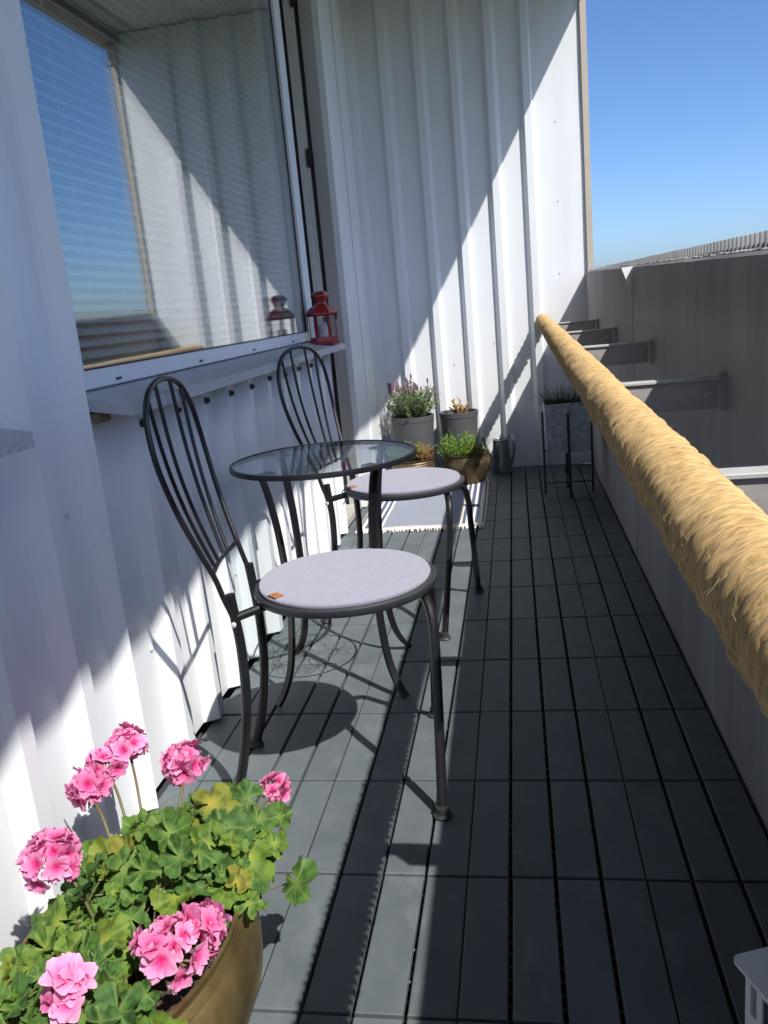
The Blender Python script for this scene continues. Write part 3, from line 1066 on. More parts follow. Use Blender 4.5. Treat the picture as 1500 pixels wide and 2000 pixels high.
# ---- chairs
def make_chair():
    """Local frame: +x is forward, seat centre at origin, floor z=0."""
    t = thing('bistro_chair', '', 'chair')
    zs = 0.435
    R_ = 0.19
    st = MB()
    st.lathe([(0.0001, zs - 0.006), (0.165, zs - 0.006), (0.172, zs - 0.016), (R_ - 0.004, zs - 0.018), (R_, zs - 0.012), (R_, zs - 0.003), (R_ - 0.004, zs), (0.174, zs - 0.001), (0.165, zs - 0.0015), (0.0001, zs - 0.0015)], 56)
    st.build('seat', 'seat_steel', t, smooth=True, angle=40)
    # front legs: one bent tube under the seat
    for sgn in (-1, 1):
        path = smooth_path([(0.135, 0.018 * sgn, zs - 0.022), (0.154, 0.055 * sgn, zs - 0.026), (0.168, 0.088 * sgn, zs - 0.045), (0.173, 0.108 * sgn, zs - 0.085), (0.172, 0.124 * sgn, zs - 0.16), (0.167, 0.164 * sgn, 0.14), (0.161, 0.202 * sgn, 0.012)], 7)
        lg = MB().tube(path, 0.0100, 10).build('leg', 'black_steel', t, smooth=True)
        ft = MB().lathe([(0.0001, 0.0), (0.0185, 0.0), (0.0195, 0.004), (0.017, 0.007), (0.0135, 0.009), (0.0125, 0.022), (0.0001, 0.022)], 16)
        ft.build('foot', 'foot_plastic', lg, smooth=True, loc=(0.161, 0.206 * sgn, 0.0))
    MB().box(0.10, 0.150, -0.03, 0.03, zs - 0.031, zs - 0.018, b=0.002).build('leg_clamp', 'seat_steel', t)
    # rear posts with side arms
    for sgn in (-1, 1):
        path = smooth_path([(-0.262, 0.122 * sgn, 0.008), (-0.236, 0.116 * sgn, 0.10), (-0.216, 0.108 * sgn, 0.22), (-0.212, 0.102 * sgn, 0.33), (-0.216, 0.101 * sgn, 0.40), (-0.220, 0.101 * sgn, 0.452)], 6)
        lg = MB().tube(path, 0.0102, 10).build('leg', 'black_steel', t, smooth=True)
        ft = MB().lathe([(0.0001, 0.0), (0.0165, 0.0), (0.0175, 0.004), (0.015, 0.007), (0.013, 0.02), (0.0001, 0.02)], 14)
        ft.build('foot', 'foot_plastic', lg, smooth=True, loc=(-0.264, 0.1225 * sgn, 0.0))
        MB().tube([(-0.214, 0.101 * sgn, zs - 0.032), (-0.17, 0.088 * sgn, zs - 0.022), (-0.130, 0.075 * sgn, zs - 0.014)], 0.009, 10).build('side_arm', 'black_steel', t, smooth=True)
        r_ = MB().lathe([(0.0055, 0), (0.0055, 0.003), (0.0001, 0.0045)], 10)
        r_.build('rivet', 'screw_paint', t, loc=(-0.216, 0.101 * sgn + 0.0175 * sgn, 0.395)).rotation_euler = (rad(-90 * sgn), 0, 0)
    # hoop of the back

    def back_x(z):
        return -0.222 - 0.096 * ((z - 0.44) / 0.425) - 0.016 * math.sin(math.pi * max(0, min(1, (z - 0.44) / 0.425)))
    half = [(0.113, 0.375), (0.113, 0.41), (0.115, 0.45), (0.119, 0.495), (0.133, 0.55), (0.155, 0.63), (0.169, 0.70), (0.171, 0.755), (0.157, 0.81), (0.116, 0.85), (0.06, 0.868), (0.0, 0.873)]
    ctrl = [(back_x(z), w, z) for w, z in half]
    ctrl[0] = (-0.2135, 0.113, 0.375)
    ctrl[1] = (-0.2175, 0.114, 0.410)
    ctrl[2] = (-0.2290, 0.117, 0.450)
    full = ctrl + [(x, -y_, z) for x, y_, z in reversed(ctrl[:-1])]
    MB().tube(smooth_path(full, 6), 0.0057, 10).build('back_hoop', 'black_steel', t, smooth=True)
    MB().tube(smooth_path([(back_x(0.50) - 0.001, 0.118, 0.50), (back_x(0.497) - 0.012, 0.0, 0.497), (back_x(0.50) - 0.001, -0.118, 0.50)], 6), 0.0046, 8).build('cross_bar', 'black_steel', t, smooth=True)
    for (yb, yt, zt) in ((-0.024, -0.050, 0.868), (0.024, 0.050, 0.868), (-0.060, -0.118, 0.847), (0.060, 0.118, 0.847)):
        pth = []
        for i in range(12):
            q = i / 11
            z = 0.497 + (zt - 0.497) * q
            bow = 0.010 * math.sin(math.pi * q) * (1 if yb > 0 else -1)
            pth.append((back_x(z) - 0.010 * (1 - q), yb + (yt - yb) * q + bow, z))
        MB().tube(pth, 0.0041, 8).build('spindle', 'black_steel', t, smooth=True)
    return t


def cushion(parent_loc, rz, label, grp):
    t = thing('seat_cushion', label, 'cushion', (parent_loc[0], parent_loc[1], 0.434), rz, grp)
    n = 64
    rings = [(0.0, 0.0135), (0.05, 0.0140), (0.10, 0.0142), (0.145, 0.0135), (0.156, 0.0115), (0.160, 0.0105), (0.165, 0.0112), (0.1715, 0.0095), (0.173, 0.005), (0.171, 0.0)]
    m = MB()
    vs, fs = [], []
    for i, (r, z) in enumerate(rings):
        for k in range(n):
            a = 2 * math.pi * k / n
            wv = noise.noise(Vector((math.cos(a) * r * 14, math.sin(a) * r * 14, 3))) * 0.0012 if i < 6 else 0
            flat = 1 - 0.035 * max(0, -math.cos(a)) ** 6       # clipped towards the chair back
            rr_ = 1.045 * r * flat * (1 + 0.012 * noise.noise(Vector((math.cos(a) * 2, math.sin(a) * 2, 8))))
            vs.append((rr_ * math.cos(a) - 0.004, rr_ * math.sin(a), z + wv))
    for i in range(len(rings) - 1):
        for k in range(n):
            j = (k + 1) % n
            fs.append((i * n + k, (i + 1) * n + k, (i + 1) * n + j, i * n + j))
    fs.append(tuple((len(rings) - 1) * n + k for k in range(n)))
    m.add(vs, fs)
    m.build('pad', 'felt', t, smooth=True, angle=60)
    lt = MB()
    lt.box(-0.014, 0.014, -0.008, 0.012, -0.001, 0.0006)
    lo = lt.build('leather_tag', 'leather', t)
    lo.location = (-0.126, -0.112, 0.0128)
    lo.rotation_euler = (0, 0, rad(130))
    tie = MB()
    for sg in (-1, 1):
        tie.tube(smooth_path([(-0.150, 0.072 * sg, 0.003), (-0.172, 0.082 * sg, -0.004), (-0.180, 0.080 * sg, -0.026), (-0.168, 0.086 * sg, -0.034), (-0.176, 0.088 * sg, -0.050)], 5), 0.0016, 6)
    tie.build('tie', 'foot_plastic', t, smooth=True)
    return t


C1, TH1 = (-0.317, 0.058), rad(7)
C2, TH2 = (-0.311, 0.990), rad(-12)
ch1 = make_chair()
ch2 = copy_tree(ch1)
for o, c, th_, lb in ((ch1, C1, TH1, 'black metal bistro chair in front of the table, nearest the flowers'),
                      (ch2, C2, TH2, 'black metal bistro chair behind the glass table by the rug')):
    o.location = (c[0], c[1], 0)
    o.rotation_euler = (0, 0, th_)
    o['label'] = lb
    o['group'] = 'bistro chairs'
cushion(C1, TH1, 'round lilac grey felt cushion on the near chair', 'seat cushions')
cushion(C2, TH2, 'round lilac grey felt cushion on the chair behind the table', 'seat cushions')

# ---- table
TC = (-0.447, 0.517)
tb = thing('glass_table', 'round glass bistro table with black bowed legs between the chairs', 'table', (TC[0], TC[1], 0))
TZ = 0.612
g = MB()
g.lathe([(0.0001, TZ - 0.006), (0.2325, TZ - 0.006), (0.2325, TZ), (0.0001, TZ)], 72)
g.build('glass_top', 'table_glass', tb, smooth=True, angle=30)
rim = MB()
rim.lathe([(0.2330, TZ - 0.011), (0.2400, TZ - 0.011), (0.2415, TZ - 0.005), (0.2400, TZ + 0.0015), (0.2330, TZ + 0.0015)], 72, close=True)
rim.build('rim', 'black_steel', tb, smooth=True, angle=50)
fl = MB()


def flower_wire(m, cx, cy, z, R_, n=6, r=0.0011, rot=0.0):
    for k in range(n):
        a = rot + 2 * math.pi * k / n
        pts_ = []
        for i in range(13):
            q = i / 12
            rr_ = R_ * math.sin(math.pi * q) if False else R_ * (1 - abs(2 * q - 1) ** 2.0)
            da = (q - 0.5) * 0.95
            pts_.append((cx + rr_ * math.cos(a + da), cy + rr_ * math.sin(a + da), z))
        m.tube(pts_, r, 5, cap=False)


SZ = 0.265
for k in range(5):
    a = rad(20) + 2 * math.pi * k / 5
    flower_wire(fl, 0.098 * math.cos(a), 0.098 * math.sin(a), SZ, 0.056, 6, rot=a)
flower_wire(fl, 0, 0, SZ, 0.042, 6)
ring = [(0.155 * math.cos(2 * math.pi * k / 48), 0.155 * math.sin(2 * math.pi * k / 48), SZ) for k in range(49)]
fl.tube(ring, 0.0028, 6, cap=False)
fl.build('flower_wire_shelf', 'black_steel', tb, smooth=True, angle=None)
for a in (232, 140, -39, 50):
    ca, sa = math.cos(rad(a)), math.sin(rad(a))
    prof_ = [(0.205, 0.600), (0.196, 0.592), (0.182, 0.54), (0.168, 0.45), (0.160, 0.34), (0.160, 0.25), (0.168, 0.16), (0.184, 0.085), (0.210, 0.035), (0.236, 0.006)]
    path = smooth_path([(r_ * ca, r_ * sa, z) for r_, z in prof_], 5)
    m = MB()
    m.tube(path, 0.01, flat=(0.0185, 0.010), up=(ca, sa, 0.35))
    lg = m.build('leg', 'black_steel', tb)
    bv = lg.modifiers.new('bevel', 'BEVEL')
    bv.width = 0.0025
    bv.segments = 2
    bv.limit_method = 'ANGLE'
    pl = MB().tube([(0.165 * ca, 0.165 * sa, 0.603), (0.232 * ca, 0.232 * sa, 0.603)], 0.01, flat=(0.030, 0.006), up=(0, 0, 1))
    pl.build('top_plate', 'black_steel', tb)

# ---- red lantern on the sill
ln = thing('red_lantern', 'small red metal candle lantern at the far end of the window sill', 'lantern', (-0.700, 1.805, 0.8475), rad(12))


def hexring(m, rings, mi=0, n=6, rot=0.0):
    vs, fs = [], []
    for (r, z) in rings:
        for k in range(n):
            a = rot + 2 * math.pi * k / n
            vs.append((r * math.cos(a), r * math.sin(a), z))
    for i in range(len(rings) - 1):
        for k in range(n):
            j = (k + 1) % n
            fs.append((i * n + k, i * n + j, (i + 1) * n + j, (i + 1) * n + k))
    fs.append(tuple(range(n - 1, -1, -1)))
    fs.append(tuple((len(rings) - 1) * n + k for k in range(n)))
    m.add(vs, fs, mi)


m = MB()
hexring(m, [(0.058, 0.0), (0.061, 0.004), (0.061, 0.010), (0.056, 0.014), (0.055, 0.030), (0.050, 0.030)])
m.build('base', 'red_metal', ln)
m = MB()
hexring(m, [(0.050, 0.112), (0.056, 0.112), (0.064, 0.118), (0.064, 0.124), (0.058, 0.132), (0.047, 0.145), (0.033, 0.153), (0.027, 0.158)])
m.build('roof', 'red_metal', ln)
m = MB()
hexring(m, [(0.025, 0.1585), (0.024, 0.165), (0.030, 0.178), (0.037, 0.188), (0.037, 0.193), (0.030, 0.203), (0.018, 0.208), (0.004, 0.209)])
m.build('chimney', 'red_metal', ln)
for k in range(6):
    a = 2 * math.pi * k / 6
    MB().tube([(0.052 * math.cos(a), 0.052 * math.sin(a), 0.029), (0.052 * math.cos(a), 0.052 * math.sin(a), 0.113)], 0.01, flat=(0.011, 0.004), up=(math.cos(a), math.sin(a), 0)).build('corner_post', 'red_metal', ln)
    a2 = a + math.pi / 6
    c_, s2 = math.cos(a2), math.sin(a2)
    rr_ = 0.0425
    w_ = 0.020
    pv = [(rr_ * c_ - s2 * q * w_, rr_ * s2 + c_ * q * w_) for q in (-1, 1)]
    m = MB()
    th_ = 0.0012
    poly = [pv[0], pv[1], (pv[1][0] + c_ * th_, pv[1][1] + s2 * th_), (pv[0][0] + c_ * th_, pv[0][1] + s2 * th_)]
    m.prism(poly, 0.0305, 0.1115)
    m.build('pane', 'lantern_glass', ln)
MB().lathe([(0.0001, 0.031), (0.019, 0.031), (0.019, 0.070), (0.016, 0.074), (0.0001, 0.072)], 20).build('candle', 'candle', ln, smooth=True)
MB().box(0.050, 0.060, -0.012, 0.003, 0.095, 0.117).build('latch', 'gasket', ln)

# ---- rug
rug = thing('striped_rug', 'woven blue rug with cream and navy striped borders and fringe', 'rug', (-0.408, 2.478, 0.001), rad(0.3))
m = MB()
nx, ny = 24, 40
vs, fs = [], []
for j in range(ny + 1):
    for i in range(nx + 1):
        x = (i / nx - 0.5) * 0.58
        yv = (j / ny - 0.5) * 0.95
        z = 0.0045 + 0.0016 + noise.noise(Vector((x * 6, yv * 6, 0))) * 0.0042
        e_ = noise.noise(Vector((yv * 9, 3, 3))) * 0.004
        vs.append((x + (e_ if i in (0, nx) else 0), yv + (noise.noise(Vector((x * 9, 6, 3))) * 0.004 if j in (0, ny) else 0), z))
for j in range(ny):
    for i in range(nx):
        a = j * (nx + 1) + i
        fs.append((a, a + 1, a + nx + 2, a + nx + 1))
m.add(vs, fs)
o = m.build('weave', 'rug_weave', rug, smooth=True, recalc=False)
sd = o.modifiers.new('thick', 'SOLIDIFY')
sd.thickness = 0.004
sd.offset = -1
fr = MB()
for sgn in (-1, 1):
    x = -0.288
    while x < 0.289:
        dx = random.uniform(-0.010, 0.010)
        ln_ = random.uniform(0.026, 0.044)
        y0 = sgn * 0.472
        pts = smooth_path([(x, y0, 0.005), (x + dx * 0.4, y0 + sgn * ln_ * 0.5, 0.006 + random.uniform(0, 0.003)), (x + dx, y0 + sgn * ln_, 0.0035)], 3)
        fr.tube(pts, [0.0030, 0.0026, 0.0024, 0.0022, 0.0026, 0.0030, 0.0036][:len(pts)], 5)
        x += 0.0095
tag(fr.build('fringe', 'fringe', rug, smooth=True), kind='stuff')


# ---- potted plants at the far end
def pot_mesh(prof, name, m_, parent, n=40):
    return MB().lathe(prof, n).build(name, m_, parent, smooth=True, angle=40)


def blades(mb, n, base_r, spread, h0, h1, w, curve=0.3, c=(0, 0), z=0.0, mi=0, seg_=3):
    for q in range(n):
        a = random.uniform(0, 2 * math.pi)
        r0 = base_r * math.sqrt(random.random())
        x0, y0 = c[0] + r0 * math.cos(a), c[1] + r0 * math.sin(a)
        a2 = a + random.uniform(-0.7, 0.7)
        h = random.uniform(h0, h1)
        out = spread * random.uniform(0.2, 1.0) * (0.3 + r0 / max(base_r, 1e-6))
        side = Vector((-math.sin(a2), math.cos(a2), 0)) * w
        tw = random.uniform(-1.2, 1.2)
        side = Matrix.Rotation(tw, 3, 'Z') @ side
        pr = []
        for i in range(seg_ + 1):
            t = i / seg_
            pr.append(Vector((x0 + math.cos(a2) * out * (t ** (1 + curve)), y0 + math.sin(a2) * out * (t ** (1 + curve)), z + h * (t - 0.15 * curve * t * t))))
        vs, fs = [], []
        for i, p_ in enumerate(pr):
            k = 1 - 0.75 * i / seg_
            vs += [p_ - side * k, p_ + side * k]
        for i in range(seg_):
            fs.append((2 * i, 2 * i + 1, 2 * i + 3, 2 * i + 2))
        mb.add(vs, fs, mi)


def leafy_stems(mb, n, c, base_r, spread, h0, h1, leaf_l, leaf_w, per, z, mi_leaf=0, mi_stem=1, tip=None):
    tips = []
    for q in range(n):
        a = random.uniform(0, 2 * math.pi)
        r0 = base_r * math.sqrt(random.random())
        h = random.uniform(h0, h1)
        out = spread * math.sqrt(random.random())
        p0 = Vector((c[0] + r0 * math.cos(a), c[1] + r0 * math.sin(a), z))
        p1 = Vector((c[0] + (r0 + out) * math.cos(a), c[1] + (r0 + out) * math.sin(a), z + h * (1 - 0.5 * (out / max(spread, 1e-6)) ** 2 * 0.6)))
        mid = (p0 + p1) / 2 + Vector((math.cos(a), math.sin(a), 0)) * out * 0.12
        pts_ = smooth_path([p0, mid, p1], 4)
        mb.tube(pts_, 0.0012, 4, mi=mi_stem, cap=False)
        for i in range(per):
            t = random.uniform(0.12, 1.0)
            k = min(len(pts_) - 2, int(t * (len(pts_) - 1)))
            p_ = pts_[k].lerp(pts_[k + 1], t * (len(pts_) - 1) - k)
            b_ = random.uniform(0, 2 * math.pi)
            d_ = Vector((math.cos(b_), math.sin(b_), random.uniform(0.3, 1.3))).normalized()
            sd_ = d_.cross(Vector((random.uniform(-1, 1), random.uniform(-1, 1), 1))).normalized() * leaf_w
            L_ = leaf_l * random.uniform(0.6, 1.2)
            mb.add([p_, p_ + d_ * L_ * 0.45 + sd_, p_ + d_ * L_, p_ + d_ * L_ * 0.45 - sd_], [(0, 1, 2, 3)], mi_leaf)
        tips.append((pts_[-1], (pts_[-1] - pts_[-3]).normalized()))
    return tips


def tall_pot(name, label, loc, rt, rb, h):
    t = thing(name, label, 'potted plant', (loc[0], loc[1], 0.0))
    pot_mesh([(0.0001, 0.002), (rb, 0.002), (rb + (rt - rb) * 0.6, h * 0.55), (rt - 0.004, h * 0.92), (rt - 0.002, h * 0.925), (rt, h), (rt - 0.011, h), (rt - 0.013, h - 0.03), (0.0001, h - 0.033)], 'pot', 'grey_pot', t)
    so_ = MB()
    so_.lathe([(rt - 0.0125, h - 0.026), (rt * 0.6, h - 0.022), (0.0001, h - 0.020)], 24)
    so_.build('soil', 'soil', t, smooth=True)
    return t


lav = tall_pot('potted_lavender', 'lavender with faded purple buds in a tall dark grey pot', (-0.535, 3.125), 0.122, 0.088, 0.365)
m = MB()
tips = leafy_stems(m, 95, (0, 0), 0.05, 0.115, 0.13, 0.225, 0.026, 0.0028, 34, 0.340)
leafy_stems(m, 30, (0, 0), 0.05, 0.12, 0.05, 0.12, 0.026, 0.003, 22, 0.340)
tag(m.build('foliage', ['leaf_lavender', 'stem_green'], lav, recalc=False), kind='stuff')
m = MB()
for (p_, d_) in tips[:64]:
    ln_ = random.uniform(0.018, 0.040)
    if p_.z < 0.49:
        continue
    d_ = (d_ + Vector((0, 0, 0.8))).normalized()
    m.tube([p_, p_ + d_ * ln_ * 0.4, p_ + d_ * ln_ * 0.8, p_ + d_ * ln_], [0.0022, 0.0058, 0.0046, 0.001], 6)
# a few tall dark spikes leaning to the wall
for q in range(4):
    a = rad(random.uniform(150, 215))
    p0 = Vector((0.05 * math.cos(a), 0.05 * math.sin(a), 0.42))
    p1 = p0 + Vector((math.cos(a) * random.uniform(0.03, 0.09), math.sin(a) * 0.05, random.uniform(0.05, 0.14)))
    m.tube([p0, p1], 0.0014, 5)
    m.tube([p1, p1 + Vector((0, 0, 0.014)), p1 + Vector((-0.004, 0, 0.036)), p1 + Vector((-0.005, 0, 0.046))], [0.003, 0.0085, 0.007, 0.001], 6)
tag(m.build('buds', 'bud_lavender', lav, smooth=True), kind='stuff')

suc = tall_pot('potted_succulent', 'stubby orange stems sprouting in a tall dark grey pot', (-0.277, 3.150), 0.110, 0.078, 0.368)
m = MB()
for q in range(13):
    a = random.uniform(0, 2 * math.pi)
    r0 = random.uniform(0.0, 0.04)
    p0 = Vector((r0 * math.cos(a), r0 * math.sin(a), 0.345))
    h = random.uniform(0.03, 0.085)
    p1 = p0 + Vector((math.cos(a) * 0.025, math.sin(a) * 0.025, h))
    m.tube([p0, (p0 + p1) / 2 + Vector((0.004, 0, 0)), p1], [0.005, 0.0042, 0.003], 6)
    for i in range(5):
        t = random.uniform(0.45, 1)
        p_ = p0.lerp(p1, t)
        b_ = random.uniform(0, 6.28)
        m.tube([p_, p_ + Vector((math.cos(b_) * 0.009, math.sin(b_) * 0.009, 0.006)), p_ + Vector((math.cos(b_) * 0.013, math.sin(b_) * 0.013, 0.014))], [0.002, 0.0042, 0.001], 5)
m.build('stems', 'succulent', suc, smooth=True)


def brass_pot(name, label, loc, R_, h):
    t = thing(name, label, 'potted plant', (loc[0], loc[1], 0.0))
    prof_ = [(0.0001, 0.001), (R_ * 0.55, 0.001), (R_ * 0.62, 0.008), (R_ * 0.80, h * 0.28), (R_ * 0.97, h * 0.60), (R_, h * 0.74), (R_ * 0.955, h * 0.80), (R_ * 0.965, h * 0.83), (R_ * 0.93, h * 0.86), (R_ * 0.94, h * 0.90), (R_ * 0.90, h * 0.94), (R_ * 0.965, h * 0.985), (R_ * 0.965, h), (R_ * 0.93, h), (R_ * 0.86, h * 0.92), (R_ * 0.84, h * 0.85), (0.0001, h * 0.84)]
    pot_mesh(prof_, 'pot', 'bronze', t, 44)
    MB().lathe([(R_ * 0.86, h * 0.885), (R_ * 0.4, h * 0.93), (0.0001, h * 0.94)], 24).build('soil', 'soil', t, smooth=True)
    return t


b1 = brass_pot('brass_planter', 'brass pot with green and brown tufts below the lavender', (-0.520, 2.885), 0.120, 0.165)
m = MB()
leafy_stems(m, 55, (-0.035, 0.0), 0.05, 0.065, 0.05, 0.11, 0.022, 0.0026, 22, 0.150)
tag(m.build('foliage', ['leaf_lime', 'stem_green'], b1, recalc=False), kind='stuff')
m = MB()
leafy_stems(m, 40, (0.062, -0.01), 0.032, 0.035, 0.04, 0.115, 0.017, 0.0024, 18, 0.150)
tag(m.build('dry_foliage', ['leaf_dry', 'leaf_dry'], b1, recalc=False), kind='stuff')

b2 = brass_pot('brass_planter', 'brass pot with bright green tufts beside the watering can', (-0.232, 2.925), 0.128, 0.170)
m = MB()
leafy_stems(m, 80, (-0.045, -0.03), 0.055, 0.070, 0.045, 0.135, 0.024, 0.0026, 24, 0.150)
blades(m, 70, 0.06, 0.10, 0.08, 0.17, 0.0014, c=(-0.02, 0.0), z=0.150)
blades(m, 60, 0.04, 0.09, 0.06, 0.15, 0.0014, c=(0.06, 0.02), z=0.150)
tag(m.build('foliage', ['leaf_lime', 'stem_green'], b2, recalc=False), kind='stuff')
m = MB()
leafy_stems(m, 26, (0.035, -0.035), 0.03, 0.03, 0.02, 0.075, 0.016, 0.0024, 18, 0.150)
tag(m.build('dry_foliage', ['leaf_dry', 'leaf_dry'], b2, recalc=False), kind='stuff')

# ---- watering can
wc = thing('watering_can', 'zinc watering can standing against the end wall', 'watering can', (-0.052, 3.150, 0.0), rad(-20))
wc.scale = (0.86, 0.86, 0.95)
m = MB()
m.lathe([(0.0001, 0.001), (0.066, 0.001), (0.068, 0.005), (0.064, 0.05), (0.057, 0.12), (0.052, 0.18), (0.051, 0.198), (0.054, 0.201), (0.051, 0.204), (0.0485, 0.200), (0.050, 0.12), (0.0001, 0.02)], 36)
m.build('body', 'zinc_can', wc, smooth=True, angle=40)
MB().tube(smooth_path([(0.040, 0.030, 0.200), (0.050, 0.032, 0.222), (0.072, 0.022, 0.222), (0.092, 0.0, 0.170), (0.084, -0.006, 0.10), (0.063, -0.006, 0.055)], 6), 0.008, flat=(0.018, 0.003), up=None).build('handle', 'zinc_can', wc)
MB().tube(smooth_path([(-0.052, 0.0, 0.055), (-0.085, 0.0, 0.10), (-0.115, 0.0, 0.185), (-0.125, 0, 0.215)], 6), [0.014] * 3 + [0.012] * 8 + [0.010] * 8, 12).build('spout', 'zinc_can', wc, smooth=True)
mo = MB()
mo.lathe([(0.0515, 0.150), (0.0535, 0.152), (0.0525, 0.156)], 30)
mo.build('band', 'zinc_can', wc, smooth=True)

# ---- zinc planter on a stand
zp = thing('planter_stand', 'square galvanised planter of dark grass on thin black legs', 'planter', (0.283, 2.562, 0.0))
hs = 0.107
m = MB()
w0, w1, zb, zt = hs - 0.006, hs, 0.222, 0.452
vs = [(-w0, -w0, zb), (w0, -w0, zb), (w0, w0, zb), (-w0, w0, zb), (-w1, -w1, zt), (w1, -w1, zt), (w1, w1, zt), (-w1, w1, zt),
      (-w1 + .003, -w1 + .003, zt), (w1 - .003, -w1 + .003, zt), (w1 - .003, w1 - .003, zt), (-w1 + .003, w1 - .003, zt),
      (-w1 + .003, -w1 + .003, zt - .04), (w1 - .003, -w1 + .003, zt - .04), (w1 - .003, w1 - .003, zt - .04), (-w1 + .003, w1 - .003, zt - .04)]
fs = [(3, 2, 1, 0), (12, 13, 14, 15)]
for k in range(3):
    for i in range(4):
        j = (i + 1) % 4
        fs.append((4 * k + i, 4 * k + j, 4 * k + 4 + j, 4 * k + 4 + i))
m.add(vs, fs)
m.build('box', 'zinc', zp)
rm = MB()
for (a, b) in (((-w1, -w1), (w1, -w1)), ((w1, -w1), (w1, w1)), ((w1, w1), (-w1, w1)), ((-w1, w1), (-w1, -w1))):
    rm.tube([(a[0], a[1], zt), (b[0], b[1], zt)], 0.0035, 8)
rm.build('rolled_rim', 'zinc', zp, smooth=True)
for (dx, dy) in ((-1, 0), (0, -1), (1, 0), (0, 1)):
    q = hs + 0.008
    MB().tube([(dx * q, dy * q, 0.0), (dx * q, dy * q, 0.41)], 0.01, flat=(0.012, 0.010), up=(dx, dy, 0)).build('leg', 'black_steel', zp)
q = hs + 0.008
MB().tube([(-q + 0.006, 0, 0.055), (q - 0.006, 0, 0.055)], 0.004, 8).build('cross_bar', 'black_steel', zp)
MB().tube([(0, -q + 0.006, 0.064), (0, q - 0.006, 0.064)], 0.004, 8).build('cross_bar', 'black_steel', zp)
MB().tube([(-q, 0, 0.216), (q, 0, 0.216)], 0.004, flat=(0.012, 0.006)).build('cross_bar', 'black_steel', zp)
MB().tube([(0, -q, 0.2095), (0, q, 0.2095)], 0.004, flat=(0.012, 0.006)).build('cross_bar', 'black_steel', zp)
m = MB()
blades(m, 420, 0.09, 0.10, 0.04, 0.125, 0.0015, z=0.42)
tag(m.build('grass', 'leaf_grass', zp, recalc=False), kind='stuff')
MB().box(-hs + .004, hs - .004, -hs + .004, hs - .004, 0.413, 0.432).build('soil', 'soil', zp)

# ---- white metal lantern in the near corner
wl = thing('white_lantern', 'white metal lantern with slotted sides in the near right corner', 'lantern', (0.334, -0.846, 0.0), rad(20))
hw, rc, zt = 0.075, 0.008, 0.298
poly = []
for (cx, cy, a0) in ((hw - rc, hw - rc, 0), (-hw + rc, hw - rc, 90), (-hw + rc, -hw + rc, 180), (hw - rc, -hw + rc, 270)):
    for k in range(6):
        a = rad(a0 + 18 * k)
        poly.append((cx + rc * math.cos(a), cy + rc * math.sin(a)))
MB().prism(poly, zt - 0.004, zt).build('top_plate', 'white_metal', wl)
hb = hw - 0.006
for k in range(4):
    m = MB()
    # one slotted side panel in local x-z, then turned
    L_ = hb - 0.010
    m.box(-L_, -L_ + 0.008, 0, 0.002, 0.0, zt - 0.0042)
    m.box(L_ - 0.008, L_, 0, 0.002, 0.0, zt - 0.0042)
    m.box(-L_ + 0.008, L_ - 0.008, 0, 0.002, zt - 0.012, zt - 0.0042)
    m.box(-L_ + 0.008, L_ - 0.008, 0, 0.002, zt - 0.060, zt - 0.050)
    m.box(-L_ + 0.008, L_ - 0.008, 0, 0.002, 0.0, 0.03)
    x = -L_ + 0.018
    while x < L_ - 0.012:
        m.box(x, x + 0.008, 0, 0.002, zt - 0.050, zt - 0.012)
        x += 0.0185
    for i in range(3):
        xx = -L_ + (i + 1) * (2 * L_) / 4
        m.box(xx - 0.004, xx + 0.004, 0, 0.002, 0.03, zt - 0.060)
    a = k * math.pi / 2
    o = m.build('side_panel', 'white_metal', wl)
    o.rotation_euler = (0, 0, a)
    o.location = (math.sin(a) * hb, -math.cos(a) * hb, 0)
MB().box(-hb + 0.004, hb - 0.004, -hb + 0.004, hb - 0.004, 0.001, 0.006).build('floor_plate', 'white_metal', wl)

# ---- geranium in a big brass bowl
GC = Vector((-0.516, -0.690, 0.0))
ge = thing('geranium_bowl', 'pink geranium spilling from a large oval brass bowl at the wall', 'potted plant', GC)
Rb, hb_ = 0.192, 0.205
prof_ = [(0.0001, 0.002), (0.125, 0.002), (0.138, 0.008), (0.180, 0.045), (0.203, 0.090), (0.206, 0.125), (0.198, 0.160), (0.184, 0.174), (0.187, 0.178), (0.183, 0.184), (0.178, 0.189), (0.184, 0.199), (0.185, hb_), (0.178, hb_ + 0.001), (0.172, 0.197), (0.168, 0.17), (0.0001, 0.168)]
m = MB().lathe(prof_, 64)
m.v = [(0.030 + x * 0.757, y_ * 1.135, z) for x, y_, z in m.v]      # an oval jardiniere
m.build('bowl', 'brass', ge, smooth=True, angle=40)
m = MB()
vs, fs = [], []
n = 40
for i in range(9):
    r = 0.170 * i / 8
    for k in range(n):
        a = 2 * math.pi * k / n
        vs.append((r * math.cos(a), r * math.sin(a), 0.176 + noise.noise(Vector((r * math.cos(a) * 30, r * math.sin(a) * 30, 0))) * 0.006))
for i in range(8):
    for k in range(n):
        j = (k + 1) % n
        fs.append((i * n + k, (i + 1) * n + k, (i + 1) * n + j, i * n + j))
m.add(vs, fs)
o = m.build('soil', 'soil', ge, smooth=True, angle=None)
o.location = (0.030, 0, 0)
o.scale = (0.757, 1.135, 1)
m = MB()
for q in range(900):
    r = 0.165 * math.sqrt(random.random())
    a = random.uniform(0, 6.283)
    x, yv = r * math.cos(a), r * math.sin(a)
    z = 0.177 + noise.noise(Vector((x * 30, yv * 30, 0))) * 0.006
    sz = random.uniform(0.0008, 0.0026)
    m.add([(x - sz, yv, z), (x, yv - sz, z), (x + sz, yv, z), (x, yv + sz, z), (x, yv, z + sz)], [(0, 1, 4), (1, 2, 4), (2, 3, 4), (3, 0, 4)])
